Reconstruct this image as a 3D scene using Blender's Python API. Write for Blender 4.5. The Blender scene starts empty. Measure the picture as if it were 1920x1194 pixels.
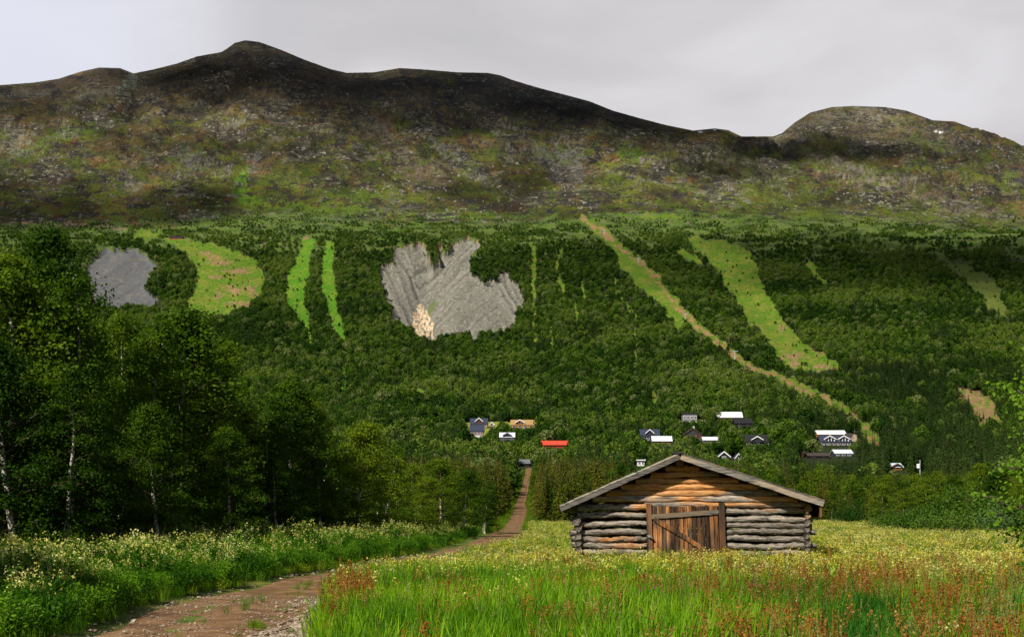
import bpy, math, random
import numpy as np
from mathutils import Vector, Matrix
random.seed(7); RNG = np.random.default_rng(7)
SC = bpy.context.scene; COL = SC.collection
R = math.radians

# ------------------------------------------------------------------ camera, sky, sun
F = 2667.0; HZ = 960.0; CX = 960.0; CAMH = 1.7      # focal length and horizon in photograph pixels
cam = bpy.data.cameras.new("camera"); camo = bpy.data.objects.new("camera", cam); COL.objects.link(camo)
camo.location = (0, 0, CAMH); camo.rotation_euler = (R(90), 0, 0)
cam.sensor_width = 36; cam.lens = 36 * F / 1920; cam.shift_y = (HZ - 597) / 1920
cam.clip_start = 0.1; cam.clip_end = 20000
SC.camera = camo
SUN_AZ, SUN_EL = 34, 40                             # degrees left of straight behind the camera, above the horizon
S = Vector((-math.sin(R(SUN_AZ)) * math.cos(R(SUN_EL)), -math.cos(R(SUN_AZ)) * math.cos(R(SUN_EL)), math.sin(R(SUN_EL))))
sl = bpy.data.lights.new("sun", 'SUN'); sl.energy = 5.0; sl.angle = R(0.5); sl.color = (1.0, 0.93, 0.80)
so = bpy.data.objects.new("sun", sl); COL.objects.link(so); so.rotation_euler = S.to_track_quat('Z', 'Y').to_euler()
SC.view_settings.view_transform = 'Standard'; SC.view_settings.look = 'None'
SC.view_settings.gamma = 1; SC.view_settings.exposure = 0.22
try:
    SC.cycles.max_bounces = 5; SC.cycles.diffuse_bounces = 3; SC.cycles.glossy_bounces = 1
    SC.cycles.transmission_bounces = 2; SC.cycles.transparent_max_bounces = 24
    SC.cycles.caustics_reflective = False; SC.cycles.caustics_refractive = False
except Exception: pass

W = bpy.data.worlds.new("World"); SC.world = W; W.use_nodes = True
nt = W.node_tree; N = nt.nodes; L = nt.links; N.clear()
def nd(n, t, **k):
    x = n.new(t)
    for a, b in k.items(): setattr(x, a, b)
    return x
out = nd(N, 'ShaderNodeOutputWorld'); bg = nd(N, 'ShaderNodeBackground')
sky = nd(N, 'ShaderNodeTexSky', sky_type='NISHITA', sun_disc=False)
sky.sun_elevation = R(SUN_EL); sky.sun_rotation = R(180 + SUN_AZ)
sc_ = nd(N, 'ShaderNodeVectorMath', operation='SCALE'); sc_.inputs['Scale'].default_value = 0.07
L.new(sky.outputs[0], sc_.inputs[0])
tc = nd(N, 'ShaderNodeTexCoord'); mp = nd(N, 'ShaderNodeMapping'); mp.inputs['Scale'].default_value = (1.3, 1.0, 3.4)
mp.inputs['Location'].default_value = (0.35, 0.2, 0.4); mp.inputs['Rotation'].default_value = (0, R(14), 0)
L.new(tc.outputs['Generated'], mp.inputs[0])
nz = nd(N, 'ShaderNodeTexNoise'); nz.inputs['Scale'].default_value = 3.3; nz.inputs['Detail'].default_value = 5; nz.inputs['Roughness'].default_value = 0.45
nz.inputs['Distortion'].default_value = 0.35
L.new(mp.outputs[0], nz.inputs['Vector'])
cr = nd(N, 'ShaderNodeValToRGB'); e = cr.color_ramp.elements
e[0].position = 0.34; e[0].color = (0.45, 0.445, 0.46, 1); e[1].position = 0.66; e[1].color = (0.64, 0.63, 0.655, 1)
m_ = cr.color_ramp.elements.new(0.5); m_.color = (0.53, 0.515, 0.53, 1)
L.new(nz.outputs[0], cr.inputs[0])
sep = nd(N, 'ShaderNodeSeparateXYZ'); L.new(tc.outputs['Generated'], sep.inputs[0])
# brighter, bluer gap low on the left
xr = nd(N, 'ShaderNodeMapRange', interpolation_type='SMOOTHSTEP'); xr.inputs[1].default_value = -0.10; xr.inputs[2].default_value = -0.33
xr.inputs[3].default_value = 0; xr.inputs[4].default_value = 1; L.new(sep.outputs[0], xr.inputs[0])
mxl = nd(N, 'ShaderNodeMixRGB'); mxl.inputs[2].default_value = (0.66, 0.68, 0.78, 1)
xm = nd(N, 'ShaderNodeMath', operation='MULTIPLY'); xm.inputs[1].default_value = 0.85; L.new(xr.outputs[0], xm.inputs[0])
L.new(xm.outputs[0], mxl.inputs[0]); L.new(cr.outputs[0], mxl.inputs[1])
# unseen sky overhead and behind, dimmed to weaken the ambient light
zr = nd(N, 'ShaderNodeMapRange', interpolation_type='SMOOTHSTEP'); zr.inputs[1].default_value = 0.36; zr.inputs[2].default_value = 0.6
zr.inputs[3].default_value = 0.0; zr.inputs[4].default_value = 1.0; L.new(sep.outputs[2], zr.inputs[0])
hv = nd(N, 'ShaderNodeMixRGB', blend_type='MULTIPLY'); hv.inputs[0].default_value = 1.0; hv.inputs[2].default_value = (0.29, 0.30, 0.32, 1)
L.new(cr.outputs[0], hv.inputs[1])
ad = nd(N, 'ShaderNodeMixRGB'); ad.inputs[0].default_value = 0.5; L.new(hv.outputs[0], ad.inputs[1]); L.new(sc_.outputs[0], ad.inputs[2])
br = nd(N, 'ShaderNodeMapRange', interpolation_type='SMOOTHSTEP'); br.inputs[1].default_value = 0.45; br.inputs[2].default_value = -0.2
br.inputs[3].default_value = 0.0; br.inputs[4].default_value = 1.0; L.new(sep.outputs[1], br.inputs[0])
mx_ = nd(N, 'ShaderNodeMath', operation='MAXIMUM'); L.new(zr.outputs[0], mx_.inputs[0]); L.new(br.outputs[0], mx_.inputs[1])
fin = nd(N, 'ShaderNodeMixRGB'); L.new(mx_.outputs[0], fin.inputs[0]); L.new(mxl.outputs[0], fin.inputs[1]); L.new(ad.outputs[0], fin.inputs[2])
L.new(fin.outputs[0], bg.inputs[0]); bg.inputs[1].default_value = 1.0; L.new(bg.outputs[0], out.inputs[0])

# ------------------------------------------------------------------ helpers
def tag(o, label=None, cat=None, group=None, kind=None):
    if label: o['label'] = label
    if cat: o['category'] = cat
    if group: o['group'] = group
    if kind: o['kind'] = kind
    return o
def link(o, parent=None):
    COL.objects.link(o)
    if parent is not None: o.parent = parent
    return o
def empty(name, loc, rz=0):
    o = bpy.data.objects.new(name, None); o.location = loc; o.rotation_euler = (0, 0, rz); o.empty_display_size = .3
    return link(o)
def mk_mesh(name, verts, faces, mats=(), fmat=None, smooth=False, col=None, uv=None):
    """verts (N,3); faces (M,k) array of one size, or a list of such arrays"""
    me = bpy.data.meshes.new(name)
    if isinstance(faces, np.ndarray): faces = [faces]
    faces = [np.asarray(f, dtype=np.int32) for f in faces if len(f)]
    verts = np.asarray(verts, dtype=np.float32)
    me.vertices.add(len(verts)); me.vertices.foreach_set('co', verts.ravel())
    li = np.concatenate([f.ravel() for f in faces]); tot = np.concatenate([np.full(len(f), f.shape[1], np.int32) for f in faces])
    st = np.concatenate([[0], np.cumsum(tot)[:-1]]).astype(np.int32)
    me.loops.add(len(li)); me.loops.foreach_set('vertex_index', li)
    me.polygons.add(len(tot)); me.polygons.foreach_set('loop_start', st); me.polygons.foreach_set('loop_total', tot)
    if fmat is not None: me.polygons.foreach_set('material_index', np.asarray(fmat, dtype=np.int32))
    me.polygons.foreach_set('use_smooth', np.full(len(tot), smooth))
    for m in mats: me.materials.append(m)
    if col is not None:
        a = me.color_attributes.new('col', 'FLOAT_COLOR', 'POINT')
        c = np.ones((len(verts), 4), np.float32); c[:, :3] = col; a.data.foreach_set('color', c.ravel())
    me.update(calc_edges=True); me.validate()
    return me
def mk_obj(name, me, parent=None, do_link=True):
    o = bpy.data.objects.new(name, me)
    if do_link: link(o, parent)
    return o
class MB:
    """collects simple solids into one mesh"""
    def __init__(s): s.v = []; s.f = {3: [], 4: []}; s.m = {3: [], 4: []}; s.n = 0
    def add(s, v, f, mi=0):
        v = np.asarray(v, float); f = np.asarray(f, int)
        s.v.append(v); s.f[f.shape[1]].append(f + s.n); s.m[f.shape[1]].append(np.full(len(f), mi)); s.n += len(v); return s
    def box(s, x0, x1, y0, y1, z0, z1, mi=0, M=None):
        v = np.array([[x, y, z] for z in (z0, z1) for y in (y0, y1) for x in (x0, x1)], float)
        if M is not None: v = (np.asarray(M)[:3, :3] @ v.T).T + np.asarray(M)[:3, 3]
        return s.add(v, [[0, 2, 3, 1], [4, 5, 7, 6], [0, 1, 5, 4], [2, 6, 7, 3], [0, 4, 6, 2], [1, 3, 7, 5]], mi)
    def beam(s, a, b, w, t, up=(0, 0, 1), mi=0):
        """a box running from a to b, w across, t thick along up"""
        a, b, up = Vector(a), Vector(b), Vector(up); d = (b - a); ln = d.length; d.normalize()
        sd = d.cross(up).normalized(); u = sd.cross(d).normalized()
        M = Matrix(((d.x, sd.x, u.x, a.x), (d.y, sd.y, u.y, a.y), (d.z, sd.z, u.z, a.z), (0, 0, 0, 1)))
        return s.box(0, ln, -w / 2, w / 2, -t / 2, t / 2, mi, M)
    def prism(s, poly, y0, y1, mi=0):
        """poly in xz, extruded along y"""
        n = len(poly); v = [(x, y0, z) for x, z in poly] + [(x, y1, z) for x, z in poly]
        s.add(v, [[i, (i + 1) % n, n + (i + 1) % n, n + i] for i in range(n)], mi)
        b = s.n - 2 * n
        tri = [[0, i, i + 1] for i in range(1, n - 1)]
        s.f[3].append(np.array(tri)[:, ::-1] + b); s.m[3].append(np.full(len(tri), mi))
        s.f[3].append(np.array(tri) + n + b); s.m[3].append(np.full(len(tri), mi))
        return s
    def tube(s, pts, rad, k=8, mi=0, cap=True):
        pts = np.asarray(pts, float); rad = np.broadcast_to(rad, (len(pts),)); n = len(pts)
        tg = np.gradient(pts, axis=0); tg /= np.linalg.norm(tg, axis=1)[:, None] + 1e-9
        ref = np.array([0, 0, 1.0]) if abs(tg[0, 2]) < .9 else np.array([1.0, 0, 0])
        a = np.cross(tg, ref); a /= np.linalg.norm(a, axis=1)[:, None] + 1e-9; b = np.cross(tg, a)
        th = np.arange(k) * 2 * np.pi / k
        v = pts[:, None] + rad[:, None, None] * (a[:, None] * np.cos(th)[None, :, None] + b[:, None] * np.sin(th)[None, :, None])
        i = np.arange(n - 1)[:, None] * k; j = np.arange(k)[None]
        q = np.stack([i + j, i + (j + 1) % k, i + k + (j + 1) % k, i + k + j], -1).reshape(-1, 4)
        base = s.n; s.add(v.reshape(-1, 3), q, mi)
        if cap:
            for e0, r0 in ((pts[0], 0), (pts[-1], (n - 1) * k)):
                jj = np.arange(k); tri = np.stack([base + r0 + jj, base + r0 + (jj + 1) % k, np.full(k, s.n)], -1)
                s.v.append(e0[None]); s.n += 1; s.f[3].append(tri); s.m[3].append(np.full(k, mi))
        return s
    def mesh(s, name, mats, smooth=False):
        fs = [np.concatenate(s.f[k]) for k in (3, 4) if s.f[k]]; ms = np.concatenate([np.concatenate(s.m[k]) for k in (3, 4) if s.f[k]])
        return mk_mesh(name, np.concatenate(s.v), fs, mats, ms, smooth)
    def build(s, name, mats, parent=None, smooth=False):
        if not isinstance(mats, (list, tuple)): mats = [mats]
        return mk_obj(name, s.mesh(name, mats, smooth), parent)

# numpy gradient noise
_P = np.random.default_rng(3).permutation(256); _P = np.concatenate([_P, _P, _P]); _A = np.random.default_rng(4).random(256) * 2 * np.pi
_GX, _GY = np.cos(_A), np.sin(_A)
def pn(x, y, seed=0):
    x = np.asarray(x, float) + seed * 17.31; y = np.asarray(y, float) + seed * 9.77
    xi = np.floor(x).astype(int); yi = np.floor(y).astype(int); xf = x - xi; yf = y - yi
    u = xf * xf * xf * (xf * (xf * 6 - 15) + 10); v = yf * yf * yf * (yf * (yf * 6 - 15) + 10)
    def g(a, b, fx, fy):
        h = _P[_P[(xi + a) & 255] + ((yi + b) & 255)]
        return _GX[h] * fx + _GY[h] * fy
    n0 = g(0, 0, xf, yf); n1 = g(1, 0, xf - 1, yf); n2 = g(0, 1, xf, yf - 1); n3 = g(1, 1, xf - 1, yf - 1)
    return (n0 * (1 - u) + n1 * u) * (1 - v) + (n2 * (1 - u) + n3 * u) * v
def fbm(x, y, o=4, seed=0, g=.5):
    r = 0; a = 1; f = 1
    for i in range(o): r = r + a * pn(x * f, y * f, seed + i); a *= g; f *= 2.03
    return r
def ridged(x, y, o=4, seed=0):
    r = 0; a = 1; f = 1
    for i in range(o): r = r + a * (1 - 2.4 * np.abs(pn(x * f, y * f, seed + i))); a *= .5; f *= 2.03
    return r / 1.9
def ss(a, b, x):
    t = np.clip((x - a) / (b - a), 0, 1); return t * t * (3 - 2 * t)
def inpoly(px, py, poly):
    poly = np.asarray(poly, float); r = np.zeros(px.shape, bool)
    k = (px >= poly[:, 0].min()) & (px <= poly[:, 0].max()) & (py >= poly[:, 1].min()) & (py <= poly[:, 1].max())
    if not k.any(): return r
    x = px[k]; y = py[k]; c = np.zeros(x.shape, bool); n = len(poly)
    for i in range(n):
        x0, y0 = poly[i]; x1, y1 = poly[(i + 1) % n]
        if y0 == y1: continue
        c ^= ((y0 > y) != (y1 > y)) & (x < (x1 - x0) * (y - y0) / (y1 - y0) + x0)
    r[k] = c; return r
def dline(px, py, pts):
    d = np.full(px.shape, 1e9); pts = np.asarray(pts, float)
    for (x0, y0), (x1, y1) in zip(pts[:-1], pts[1:]):
        dx, dy = x1 - x0, y1 - y0; t = np.clip(((px - x0) * dx + (py - y0) * dy) / (dx * dx + dy * dy), 0, 1)
        d = np.minimum(d, np.hypot(px - x0 - t * dx, py - y0 - t * dy))
    return d

# ------------------------------------------------------------------ materials
def mat(name, rough=.9, spec=.2):
    m = bpy.data.materials.new(name); m.use_nodes = True; b = m.node_tree.nodes['Principled BSDF']
    b.inputs['Roughness'].default_value = rough; b.inputs['Specular IOR Level'].default_value = spec
    return m, m.node_tree.nodes, m.node_tree.links, b
def ramp(n, stops):
    r = n.new('ShaderNodeValToRGB'); el = r.color_ramp.elements
    el[0].position, el[0].color = stops[0][0], (*stops[0][1], 1); el[1].position, el[1].color = stops[-1][0], (*stops[-1][1], 1)
    for p, c in stops[1:-1]: q = el.new(p); q.color = (*c, 1)
    return r
def noise_mat(name, stops, scale=4, stretch=(1, 1, 1), detail=6, rough=.9, bump=.3, bdist=.02, spec=.2, coord='Object', var=0.0, distort=0.0):
    m, n, l, b = mat(name, rough, spec)
    t = n.new('ShaderNodeTexCoord'); mp = n.new('ShaderNodeMapping'); mp.inputs['Scale'].default_value = stretch
    l.new(t.outputs[coord], mp.inputs[0]); z = n.new('ShaderNodeTexNoise'); z.inputs['Scale'].default_value = scale; z.inputs['Detail'].default_value = detail
    z.inputs['Roughness'].default_value = .65; z.inputs['Distortion'].default_value = distort
    l.new(mp.outputs[0], z.inputs['Vector']); r = ramp(n, stops); l.new(z.outputs[0], r.inputs[0])
    src = r.outputs[0]
    if var:
        oi = n.new('ShaderNodeObjectInfo'); mr = n.new('ShaderNodeMapRange'); mr.inputs[3].default_value = 1 - var; mr.inputs[4].default_value = 1 + var
        l.new(oi.outputs['Random'], mr.inputs[0]); mm = n.new('ShaderNodeVectorMath'); mm.operation = 'SCALE'
        l.new(src, mm.inputs[0]); l.new(mr.outputs[0], mm.inputs['Scale']); src = mm.outputs[0]
    l.new(src, b.inputs['Base Color'])
    if bump:
        bp = n.new('ShaderNodeBump'); bp.inputs['Strength'].default_value = bump; bp.inputs['Distance'].default_value = bdist
        l.new(z.outputs[0], bp.inputs['Height']); l.new(bp.outputs[0], b.inputs['Normal'])
    return m
def leaf_mat(name, c0, c1, c2, patch=0.02, trans=.3, leafscale=6.0, tint=1.0):
    """foliage: three colours mixed by plant, by place and by leaf clump; light passes through"""
    m = bpy.data.materials.new(name); m.use_nodes = True; n = m.node_tree.nodes; l = m.node_tree.links; n.clear()
    o = n.new('ShaderNodeOutputMaterial'); d = n.new('ShaderNodeBsdfPrincipled'); d.inputs['Roughness'].default_value = .55; d.inputs['Specular IOR Level'].default_value = .10
    t = n.new('ShaderNodeBsdfTranslucent'); mx = n.new('ShaderNodeMixShader'); mx.inputs[0].default_value = trans
    oi = n.new('ShaderNodeObjectInfo'); z = n.new('ShaderNodeTexNoise'); z.inputs['Scale'].default_value = patch; z.inputs['Detail'].default_value = 3
    l.new(oi.outputs['Location'], z.inputs['Vector'])
    tc = n.new('ShaderNodeTexCoord'); z2 = n.new('ShaderNodeTexNoise'); z2.inputs['Scale'].default_value = leafscale; z2.inputs['Detail'].default_value = 1
    l.new(tc.outputs['Object'], z2.inputs['Vector'])
    a = n.new('ShaderNodeMath'); a.operation = 'MULTIPLY_ADD'; a.inputs[1].default_value = .55; l.new(oi.outputs['Random'], a.inputs[0]); zm = n.new('ShaderNodeMath'); zm.operation = 'MULTIPLY_ADD'; zm.inputs[1].default_value = 2.0; zm.inputs[2].default_value = -.5; l.new(z.outputs[0], zm.inputs[0]); l.new(zm.outputs[0], a.inputs[2])  # tone by place widened to paint patches of sun and shade over the woods
    a2 = n.new('ShaderNodeMath'); a2.operation = 'MULTIPLY_ADD'; a2.inputs[1].default_value = .9; l.new(z2.outputs[0], a2.inputs[0]); l.new(a.outputs[0], a2.inputs[2])
    a3 = n.new('ShaderNodeMath'); a3.operation = 'SUBTRACT'; a3.inputs[1].default_value = .72; l.new(a2.outputs[0], a3.inputs[0])
    r = ramp(n, [(.22, c0), (.5, c1), (.84, c2)]); l.new(a3.outputs[0], r.inputs[0])
    l.new(r.outputs[0], d.inputs['Base Color']); l.new(r.outputs[0], t.inputs[0])
    l.new(d.outputs[0], mx.inputs[1]); l.new(t.outputs[0], mx.inputs[2]); l.new(mx.outputs[0], o.inputs[0])
    return m
M = {}
M['birch_leaf'] = leaf_mat('birch_leaves', (.024, .066, .002), (.066, .134, .004), (.15, .22, .008), .05, .40, 1.0)
M['bright_leaf'] = leaf_mat('sunlit_birch_leaves', (.06, .14, .010), (.12, .24, .014), (.20, .34, .02), .05, .42, 3)  # lighter copy of the birch leaves, with the sunlight put into the colour
M['hill_leaf'] = leaf_mat('hillside_leaves', (.014, .044, .002), (.048, .108, .004), (.125, .185, .022), .012, .25, .35)
M['pale_leaf'] = leaf_mat('pale_birch_leaves', (.05, .085, .015), (.10, .15, .030), (.17, .21, .06), .02, .3, .5)
M['spruce_leaf'] = leaf_mat('spruce_needles', (.030, .052, .004), (.070, .085, .006), (.125, .120, .010), .03, .12, .8)
M['hill_spruce'] = leaf_mat('dark_spruce_needles', (.016, .040, .005), (.03, .062, .008), (.05, .085, .012), .01, .12, .8)
M['willow_leaf'] = leaf_mat('willow_leaves', (.025, .075, .005), (.055, .125, .008), (.10, .18, .02), .05, .35, 3)
M['grey_leaf'] = leaf_mat('grey_willow_leaves', (.04, .10, .02), (.07, .14, .03), (.11, .19, .05), .05, .3, 3)
M['grass'] = leaf_mat('grass_blades', (.07, .19, .004), (.16, .35, .007), (.28, .43, .015), .35, .4, 2)
M['deep_grass'] = leaf_mat('deep_grass_blades', (.02, .10, .006), (.04, .17, .012), (.08, .22, .012), .35, .4, 2)
M['olive'] = leaf_mat('meadow_herbs', (.045, .13, .004), (.11, .22, .006), (.20, .27, .012), .25, .35, 3)
M['herb'] = leaf_mat('verge_herbs', (.025, .09, .003), (.06, .17, .005), (.12, .25, .008), .4, .35, 3)
M['yellow'] = leaf_mat('pale_yellow_petals', (.46, .42, .03), (.62, .55, .06), (.74, .68, .18), .5, .35, 9)
M['cream'] = leaf_mat('cream_petals', (.46, .46, .08), (.62, .60, .15), (.74, .72, .30), .5, .35, 9)
M['sorrel'] = leaf_mat('rust_red_seed_heads', (.20, .05, .012), (.32, .115, .022), (.36, .21, .05), .4, .3, 5)
M['seed'] = leaf_mat('straw_seed_heads', (.22, .18, .05), (.30, .25, .08), (.38, .32, .12), .4, .3, 5)
M['magenta'] = leaf_mat('magenta_petals', (.35, .01, .10), (.45, .02, .16), (.40, .06, .35), .5, .3, 9)
M['birch_bark'] = noise_mat('birch_bark', [(.30, (.03, .025, .02)), (.42, (.22, .19, .16)), (.5, (.55, .50, .44)), (.7, (.68, .64, .58))], 3.2, (2.0, 2.0, 5.0), 5, .8, .3, .01)
M['dark_bark'] = noise_mat('dark_bark', [(.3, (.03, .022, .015)), (.7, (.12, .09, .06))], 6, (3, 3, 1), 5, .9, .4)
M['far_bark'] = noise_mat('pale_trunk', [(.3, (.10, .09, .08)), (.7, (.32, .30, .26))], 1.5, (1, 1, 1), 3, .9, 0)
def wood(name, st, c0, c1, c2, fresh=True):
    """weathered wood with grain stretched along one axis; greyed by the weather low down, still orange under the roof"""
    m, n, l, b = mat(name, .85, .15)
    t = n.new('ShaderNodeTexCoord'); oi = n.new('ShaderNodeObjectInfo')
    va = n.new('ShaderNodeVectorMath'); va.operation = 'ADD'; vs = n.new('ShaderNodeVectorMath'); vs.operation = 'SCALE'; vs.inputs['Scale'].default_value = 37
    cmb = n.new('ShaderNodeCombineXYZ')
    for k in range(3): l.new(oi.outputs['Random'], cmb.inputs[k])
    l.new(cmb.outputs[0], vs.inputs[0]); l.new(t.outputs['Object'], va.inputs[0]); l.new(vs.outputs[0], va.inputs[1])
    mp = n.new('ShaderNodeMapping'); mp.inputs['Scale'].default_value = st; l.new(va.outputs[0], mp.inputs[0])
    g = n.new('ShaderNodeTexNoise'); g.inputs['Scale'].default_value = 3.0; g.inputs['Detail'].default_value = 8; g.inputs['Roughness'].default_value = .7; l.new(mp.outputs[0], g.inputs['Vector'])
    p = n.new('ShaderNodeTexNoise'); p.inputs['Scale'].default_value = .9; p.inputs['Detail'].default_value = 4
    mp2 = n.new('ShaderNodeMapping'); mp2.inputs['Scale'].default_value = tuple(.3 + .45 * x ** .5 for x in st); l.new(va.outputs[0], mp2.inputs[0]); l.new(mp2.outputs[0], p.inputs['Vector'])
    gr = ramp(n, [(.38, tuple(.12 * x for x in c0)), (.50, tuple(.75 * x for x in c0)), (.72, tuple(min(1, 1.5 * x) for x in c0))]); l.new(g.outputs[0], gr.inputs[0])
    orr = ramp(n, [(.32, tuple(.18 * x for x in c1)), (.45, c1), (.7, c2)]); l.new(g.outputs[0], orr.inputs[0])
    fac = n.new('ShaderNodeMapRange'); fac.interpolation_type = 'SMOOTHSTEP'; fac.inputs[1].default_value = .46; fac.inputs[2].default_value = .62
    sx = n.new('ShaderNodeSeparateXYZ'); l.new(t.outputs['Object'], sx.inputs[0])
    zz = n.new('ShaderNodeMapRange'); zz.inputs[1].default_value = 1.55; zz.inputs[2].default_value = 2.45; zz.inputs[3].default_value = -.10 if fresh else 0; zz.inputs[4].default_value = .16 if fresh else 0
    l.new(sx.outputs[2], zz.inputs[0]); a = n.new('ShaderNodeMath'); a.operation = 'ADD'; l.new(p.outputs[0], a.inputs[0]); l.new(zz.outputs[0], a.inputs[1]); l.new(a.outputs[0], fac.inputs[0])
    mx = n.new('ShaderNodeMixRGB'); l.new(fac.outputs[0], mx.inputs[0]); l.new(gr.outputs[0], mx.inputs[1]); l.new(orr.outputs[0], mx.inputs[2])
    kz = n.new('ShaderNodeTexVoronoi'); kz.inputs['Scale'].default_value = 2.6
    mp3 = n.new('ShaderNodeMapping'); mp3.inputs['Scale'].default_value = tuple(.5 + .35 * min(x, 3) for x in st); l.new(va.outputs[0], mp3.inputs[0]); l.new(mp3.outputs[0], kz.inputs['Vector'])
    kr = n.new('ShaderNodeMapRange'); kr.inputs[1].default_value = .05; kr.inputs[2].default_value = .11; kr.inputs[3].default_value = .25; kr.inputs[4].default_value = 1; l.new(kz.outputs[0], kr.inputs[0])
    ml = n.new('ShaderNodeVectorMath'); ml.operation = 'SCALE'; l.new(mx.outputs[0], ml.inputs[0]); l.new(kr.outputs[0], ml.inputs['Scale'])
    hv = n.new('ShaderNodeMapRange'); hv.inputs[3].default_value = .72 if fresh else .42; hv.inputs[4].default_value = 1.2; l.new(oi.outputs['Random'], hv.inputs[0])
    m2 = n.new('ShaderNodeVectorMath'); m2.operation = 'SCALE'; l.new(ml.outputs[0], m2.inputs[0]); l.new(hv.outputs[0], m2.inputs['Scale'])
    l.new(m2.outputs[0], b.inputs['Base Color'])
    bp = n.new('ShaderNodeBump'); bp.inputs['Strength'].default_value = .8; bp.inputs['Distance'].default_value = .02; l.new(g.outputs[0], bp.inputs['Height']); l.new(bp.outputs[0], b.inputs['Normal'])
    return m
GREY = (.33, .285, .235); ORA = (.44, .19, .06); ORB = (.85, .50, .22)
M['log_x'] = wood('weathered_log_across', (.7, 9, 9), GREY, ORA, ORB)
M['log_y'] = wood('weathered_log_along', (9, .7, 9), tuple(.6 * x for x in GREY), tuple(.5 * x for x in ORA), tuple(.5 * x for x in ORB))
M['plank_z'] = wood('orange_brown_door_boards', (7, 7, .6), (.13, .08, .05), (.34, .135, .045), (.66, .34, .14), False)
M['post_z'] = wood('dark_brown_post_wood', (8, 8, .6), (.10, .075, .06), (.22, .10, .045), (.3, .16, .08), False)
M['batten'] = wood('grey_batten_wood', (.7, 9, 9), (.22, .20, .17), (.20, .15, .10), (.3, .24, .18), False)
M['barge'] = wood('silver_grey_roof_board', (.6, 9, 9), (.22, .20, .175), (.28, .22, .16), (.4, .34, .26), False)
M['roofing'] = noise_mat('dark_roof_covering', [(.3, (.03, .03, .03)), (.7, (.07, .065, .06))], 5, rough=.9)
def plain(name, c, rough=.7, v=.12, scale=1.2, spec=.3):
    return noise_mat(name, [(.3, tuple(x * (1 - v) for x in c)), (.7, tuple(min(1, x * (1 + v)) for x in c))], scale, rough=rough, bump=0, spec=spec)
for k, c in dict(red=(.26, .03, .02), redroof=(.55, .07, .035), navy=(.035, .045, .08), black=(.02, .02, .022), white=(.8, .8, .8), tin=(.62, .67, .74), brown=(.15, .06, .035),
                 timber=(.42, .20, .07), orange=(.50, .17, .03), tan=(.36, .23, .09), grey=(.16, .17, .19), darkwood=(.06, .045, .035), steel=(.35, .36, .38), stonewall=(.4, .38, .35)).items():
    M[k] = plain('painted_' + k, c, .6 if k != 'tin' else .45)
mg, n_, l_, b_ = mat('window_glass', .15, .5); b_.inputs['Base Color'].default_value = (.03, .035, .045, 1); M['glass'] = mg
M['snow'] = plain('old_snow', (.8, .82, .85))
M['stone'] = noise_mat('road_stones', [(.3, (.20, .15, .11)), (.55, (.34, .27, .20)), (.75, (.5, .44, .36))], 5, rough=.9, bump=.2, var=.35)
M['dirt'] = noise_mat('red_brown_track_dirt', [(.3, (.10, .052, .022)), (.5, (.18, .098, .044)), (.72, (.31, .19, .095))], 1.3, (1, 1, 1), 9, .95, .6, .05)

# ------------------------------------------------------------------ the lie of the land
SKY = np.array([(-9000, 500), (-1800, 330), (-700, 205), (0, 160), (65, 155), (110, 148), (150, 135), (185, 127), (225, 128), (250, 138), (290, 130), (330, 120), (370, 106), (415, 98), (425, 92), (440, 81), (460, 76), (485, 79), (500, 84), (530, 95),
                (570, 112), (620, 130), (650, 137), (700, 136), (750, 128), (800, 131), (860, 136), (915, 137), (940, 142), (960, 150), (1010, 165), (1060, 178), (1105, 190), (1150, 208), (1200, 222), (1250, 235), (1300, 245),
                (1340, 241), (1365, 244), (1390, 256), (1450, 256), (1466, 250), (1490, 230), (1520, 211), (1560, 201), (1600, 199), (1660, 201), (1700, 208), (1750, 226), (1790, 228), (1830, 243), (1870, 256), (1900, 264), (1920, 276), (2150, 350), (3000, 400), (11000, 560)], float)
KY = [0, 150, 180, 262, 300, 450, 600, 750, 1100, 1450, 1700]
KP = [985, 985, 985, 953, 947, 893, 834, 782, 606, 446, 404]
_ty = np.arange(0, 1702, 2.0); _tz = CAMH + (HZ - np.interp(_ty, KY, KP)) / F * _ty; _tz[_ty < 180] = 0; 
_z180 = CAMH + (HZ - 985) / F * 180
_tz[_ty < 180] = np.interp(_ty[_ty < 180], [0, 120, 180], [0, 0, _z180])
def _smooth(a, w):
    k = np.ones(w) / w; p = np.concatenate([np.full(w, a[0]), a, a[-1] + (a[-1] - a[-2]) * np.arange(1, w + 1)]); return np.convolve(p, k, 'same')[w:-w]
_tzs = _smooth(_tz, 13)
def ridge_y(px): return 2500 + 700 * ss(1300, 1560, px)
def bench(px): return np.interp(px, [-900, 0, 200, 400, 480, 560, 700, 860, 1000, 1130, 1250, 1400, 1550, 1750, 1920, 2600], [20, 16, 13, 0, -9, -8, 2, 8, 5, -7, -8, 0, 8, 14, 24, 30])
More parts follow.
